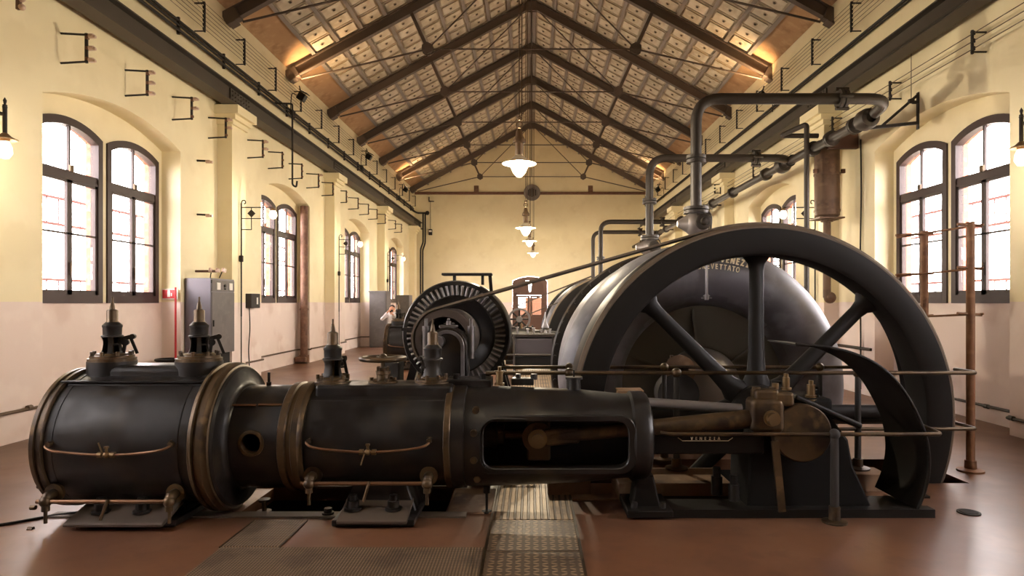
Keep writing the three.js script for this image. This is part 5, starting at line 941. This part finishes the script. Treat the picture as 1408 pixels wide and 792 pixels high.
// ------------------------------------------------------------------ the person taking a picture at the far left
{
  const p = thing('person', 'person in a white shirt and dark trousers holding a camera up to the face', 'person', [-5.15, 0, -24.2]);
  // tapered capsules joined smoothly
  function solid(bones, cell, lo, hi, k = 0.035) {
    const size = Math.max(hi[0] - lo[0], hi[1] - lo[1], hi[2] - lo[2]), n = Math.min(150, Math.ceil(size / cell)), mc = new MarchingCubes(n, M.skin, false, false, 120000); mc.isolation = 0; mc.reset();
    const half = size / 2, cx = (lo[0] + hi[0]) / 2, cy = (lo[1] + hi[1]) / 2, cz = (lo[2] + hi[2]) / 2, f = mc.field;
    for (let z = 0, i = 0; z < n; z++) for (let y = 0; y < n; y++) for (let x = 0; x < n; x++, i++) {
      const px = cx + (x / n * 2 - 1) * half, py = cy + (y / n * 2 - 1) * half, pz = cz + (z / n * 2 - 1) * half; let d = 1;
      for (const [a, b, r1, r2, sz = 1] of bones) {
        const ux = b[0] - a[0], uy = b[1] - a[1], uz = b[2] - a[2], L2 = ux * ux + uy * uy + uz * uz || 1e-9, t = Math.max(0, Math.min(1, ((px - a[0]) * ux + (py - a[1]) * uy + (pz - a[2]) * uz) / L2));
        const dx = px - a[0] - ux * t, dy = py - a[1] - uy * t, dz = (pz - a[2] - uz * t) / sz, e = Math.sqrt(dx * dx + dy * dy + dz * dz) - (r1 + (r2 - r1) * t), h = Math.max(0, Math.min(1, 0.5 + 0.5 * (d - e) / k));
        d = d * (1 - h) + e * h - k * h * (1 - h);
      }
      f[i] = -d;
    }
    mc.update(); const g = new THREE.BufferGeometry(), c = mc.count;
    g.setAttribute('position', new THREE.BufferAttribute(mc.positionArray.slice(0, c * 3), 3)); g.setAttribute('normal', new THREE.BufferAttribute(mc.normalArray.slice(0, c * 3), 3));
    g.scale(half, half, half); g.translate(cx, cy, cz); g.computeVertexNormals(); return toCreasedNormals(g, 1.2);
  }
  const arms = [[[-0.19, 1.36, 0], [-0.34, 1.2, 0.14], 0.05, 0.04], [[-0.34, 1.2, 0.14], [-0.1, 1.47, 0.25], 0.038, 0.028], [[0.19, 1.36, 0], [0.3, 1.12, 0.12], 0.05, 0.04], [[0.3, 1.12, 0.12], [0.06, 1.38, 0.26], 0.038, 0.028]];
  const hands = [];
  for (const [x, y, s] of [[-0.08, 1.5, 1], [0.04, 1.41, -1]]) { hands.push([[x, y - 0.02, 0.25], [x + s * 0.03, y + 0.03, 0.26], 0.03, 0.028, 0.6]); for (let q = 0; q < 4; q++) hands.push([[x + s * 0.03, y + 0.045 - q * 0.02, 0.262], [x + s * (0.085 - Math.abs(q - 1) * 0.006), y + 0.05 - q * 0.02, 0.285], 0.009, 0.008]); hands.push([[x + s * 0.01, y - 0.02, 0.26], [x + s * 0.05, y - 0.05, 0.275], 0.011, 0.009]); }
  const head = [[[0, 1.56, 0.03], [0, 1.6, 0.035], 0.085, 0.092], [[0, 1.49, 0.06], [0, 1.53, 0.05], 0.05, 0.07], [[0, 1.53, 0.125], [0, 1.57, 0.112], 0.016, 0.008], [[-0.092, 1.54, 0.02], [-0.095, 1.57, 0.015], 0.014, 0.016], [[0.092, 1.54, 0.02], [0.095, 1.57, 0.015], 0.014, 0.016], [[0, 1.36, 0], [0, 1.5, 0.03], 0.055, 0.05]];
  mesh('body', merge([solid([[[0, 1.0, 0], [0, 1.3, 0], 0.13, 0.14, 0.75], [[-0.15, 1.36, 0], [0.15, 1.36, 0], 0.07, 0.07], ...arms, ...head, [[-0.09, 0.92, 0], [-0.11, 0.1, 0.0], 0.075, 0.04], [[0.09, 0.92, 0], [0.12, 0.1, 0.02], 0.075, 0.04]], 0.016, [-0.5, 0, -0.3], [0.5, 1.75, 0.4], 0.03), solid(hands, 0.0045, [-0.16, 1.3, 0.1], [0.16, 1.6, 0.34], 0.008)]), M.skin, p);
  mesh('shirt', solid([[[0, 0.95, 0], [0, 1.3, 0], 0.155, 0.16, 0.75], [[-0.16, 1.35, 0], [0.16, 1.35, 0], 0.088, 0.088], [[-0.19, 1.36, 0], [-0.34, 1.2, 0.14], 0.072, 0.06], [[-0.34, 1.2, 0.14], [-0.16, 1.4, 0.225], 0.056, 0.046], [[0.19, 1.36, 0], [0.3, 1.12, 0.12], 0.072, 0.06], [[0.3, 1.12, 0.12], [0.12, 1.32, 0.225], 0.056, 0.046]], 0.018, [-0.5, 0.7, -0.3], [0.5, 1.6, 0.4], 0.03), M.shirt, p);
  mesh('trousers', solid([[[0, 0.92, 0], [0, 0.98, 0], 0.145, 0.145, 0.8], [[-0.09, 0.9, 0], [-0.11, 0.48, 0.01], 0.1, 0.075], [[-0.11, 0.48, 0.01], [-0.12, 0.08, 0], 0.072, 0.062], [[0.09, 0.9, 0], [0.12, 0.48, 0.03], 0.1, 0.075], [[0.12, 0.48, 0.03], [0.13, 0.08, 0.02], 0.072, 0.062]], 0.018, [-0.4, 0, -0.3], [0.4, 1.15, 0.3], 0.03), M.trousers, p);
  mesh('shoe', solid([[[-0.12, 0.045, -0.04], [-0.13, 0.035, 0.16], 0.046, 0.036], [[0.13, 0.045, -0.02], [0.15, 0.035, 0.18], 0.046, 0.036]], 0.012, [-0.3, -0.02, -0.2], [0.3, 0.3, 0.3], 0.01), M.dark, p);
  mesh('hair', solid([[[0, 1.6, -0.005], [0, 1.63, 0.01], 0.1, 0.092], [[0, 1.55, -0.05], [0, 1.6, -0.03], 0.07, 0.09], [[-0.06, 1.655, 0.06], [0.06, 1.655, 0.06], 0.04, 0.04]], 0.012, [-0.2, 1.4, -0.2], [0.2, 1.8, 0.2], 0.02), M.hair, p);
  const c = thing('camera', 'small dark camera held to the face by the person in white', 'camera', [-5.15, 0, -24.2]);
  mesh('camera_body', RB(0.12, 0.08, 0.05, 0.012, 0.0, 1.5, 0.2), M.black, c); mesh('lens', [C(0.03, 0.03, 0.06, 0.0, 1.47, 0.28, 'z', 18)], M.black, c);
}
// a black cable trailing on the floor at the left
{
  const c = thing('floor_cable', 'black cable trailing over the floor from the left end of the engine', 'cable', [0, 0.012, 0]);
  mesh('cable_run', tube([[-3.75, 0.02, -5.55], [-4.0, 0, -5.5], [-4.3, 0, -5.25], [-4.6, 0, -5.15], [-5.3, 0, -4.9]], 0.012, 40, 6), M.black, c);
  const p = thing('floor_drain', 'small dark oval floor cap right of the engine bed plate', 'drain', [3.74, 0, -5.6]);
  mesh('cap_ring', C(0.09, 0.09, 0.012, 0, 0.004, 0, 'y', 24), M.dull, p); mesh('cap_lid', C(0.07, 0.07, 0.014, 0, 0.006, 0, 'y', 24), M.dark, p);
}

renderer.render(scene, camera);
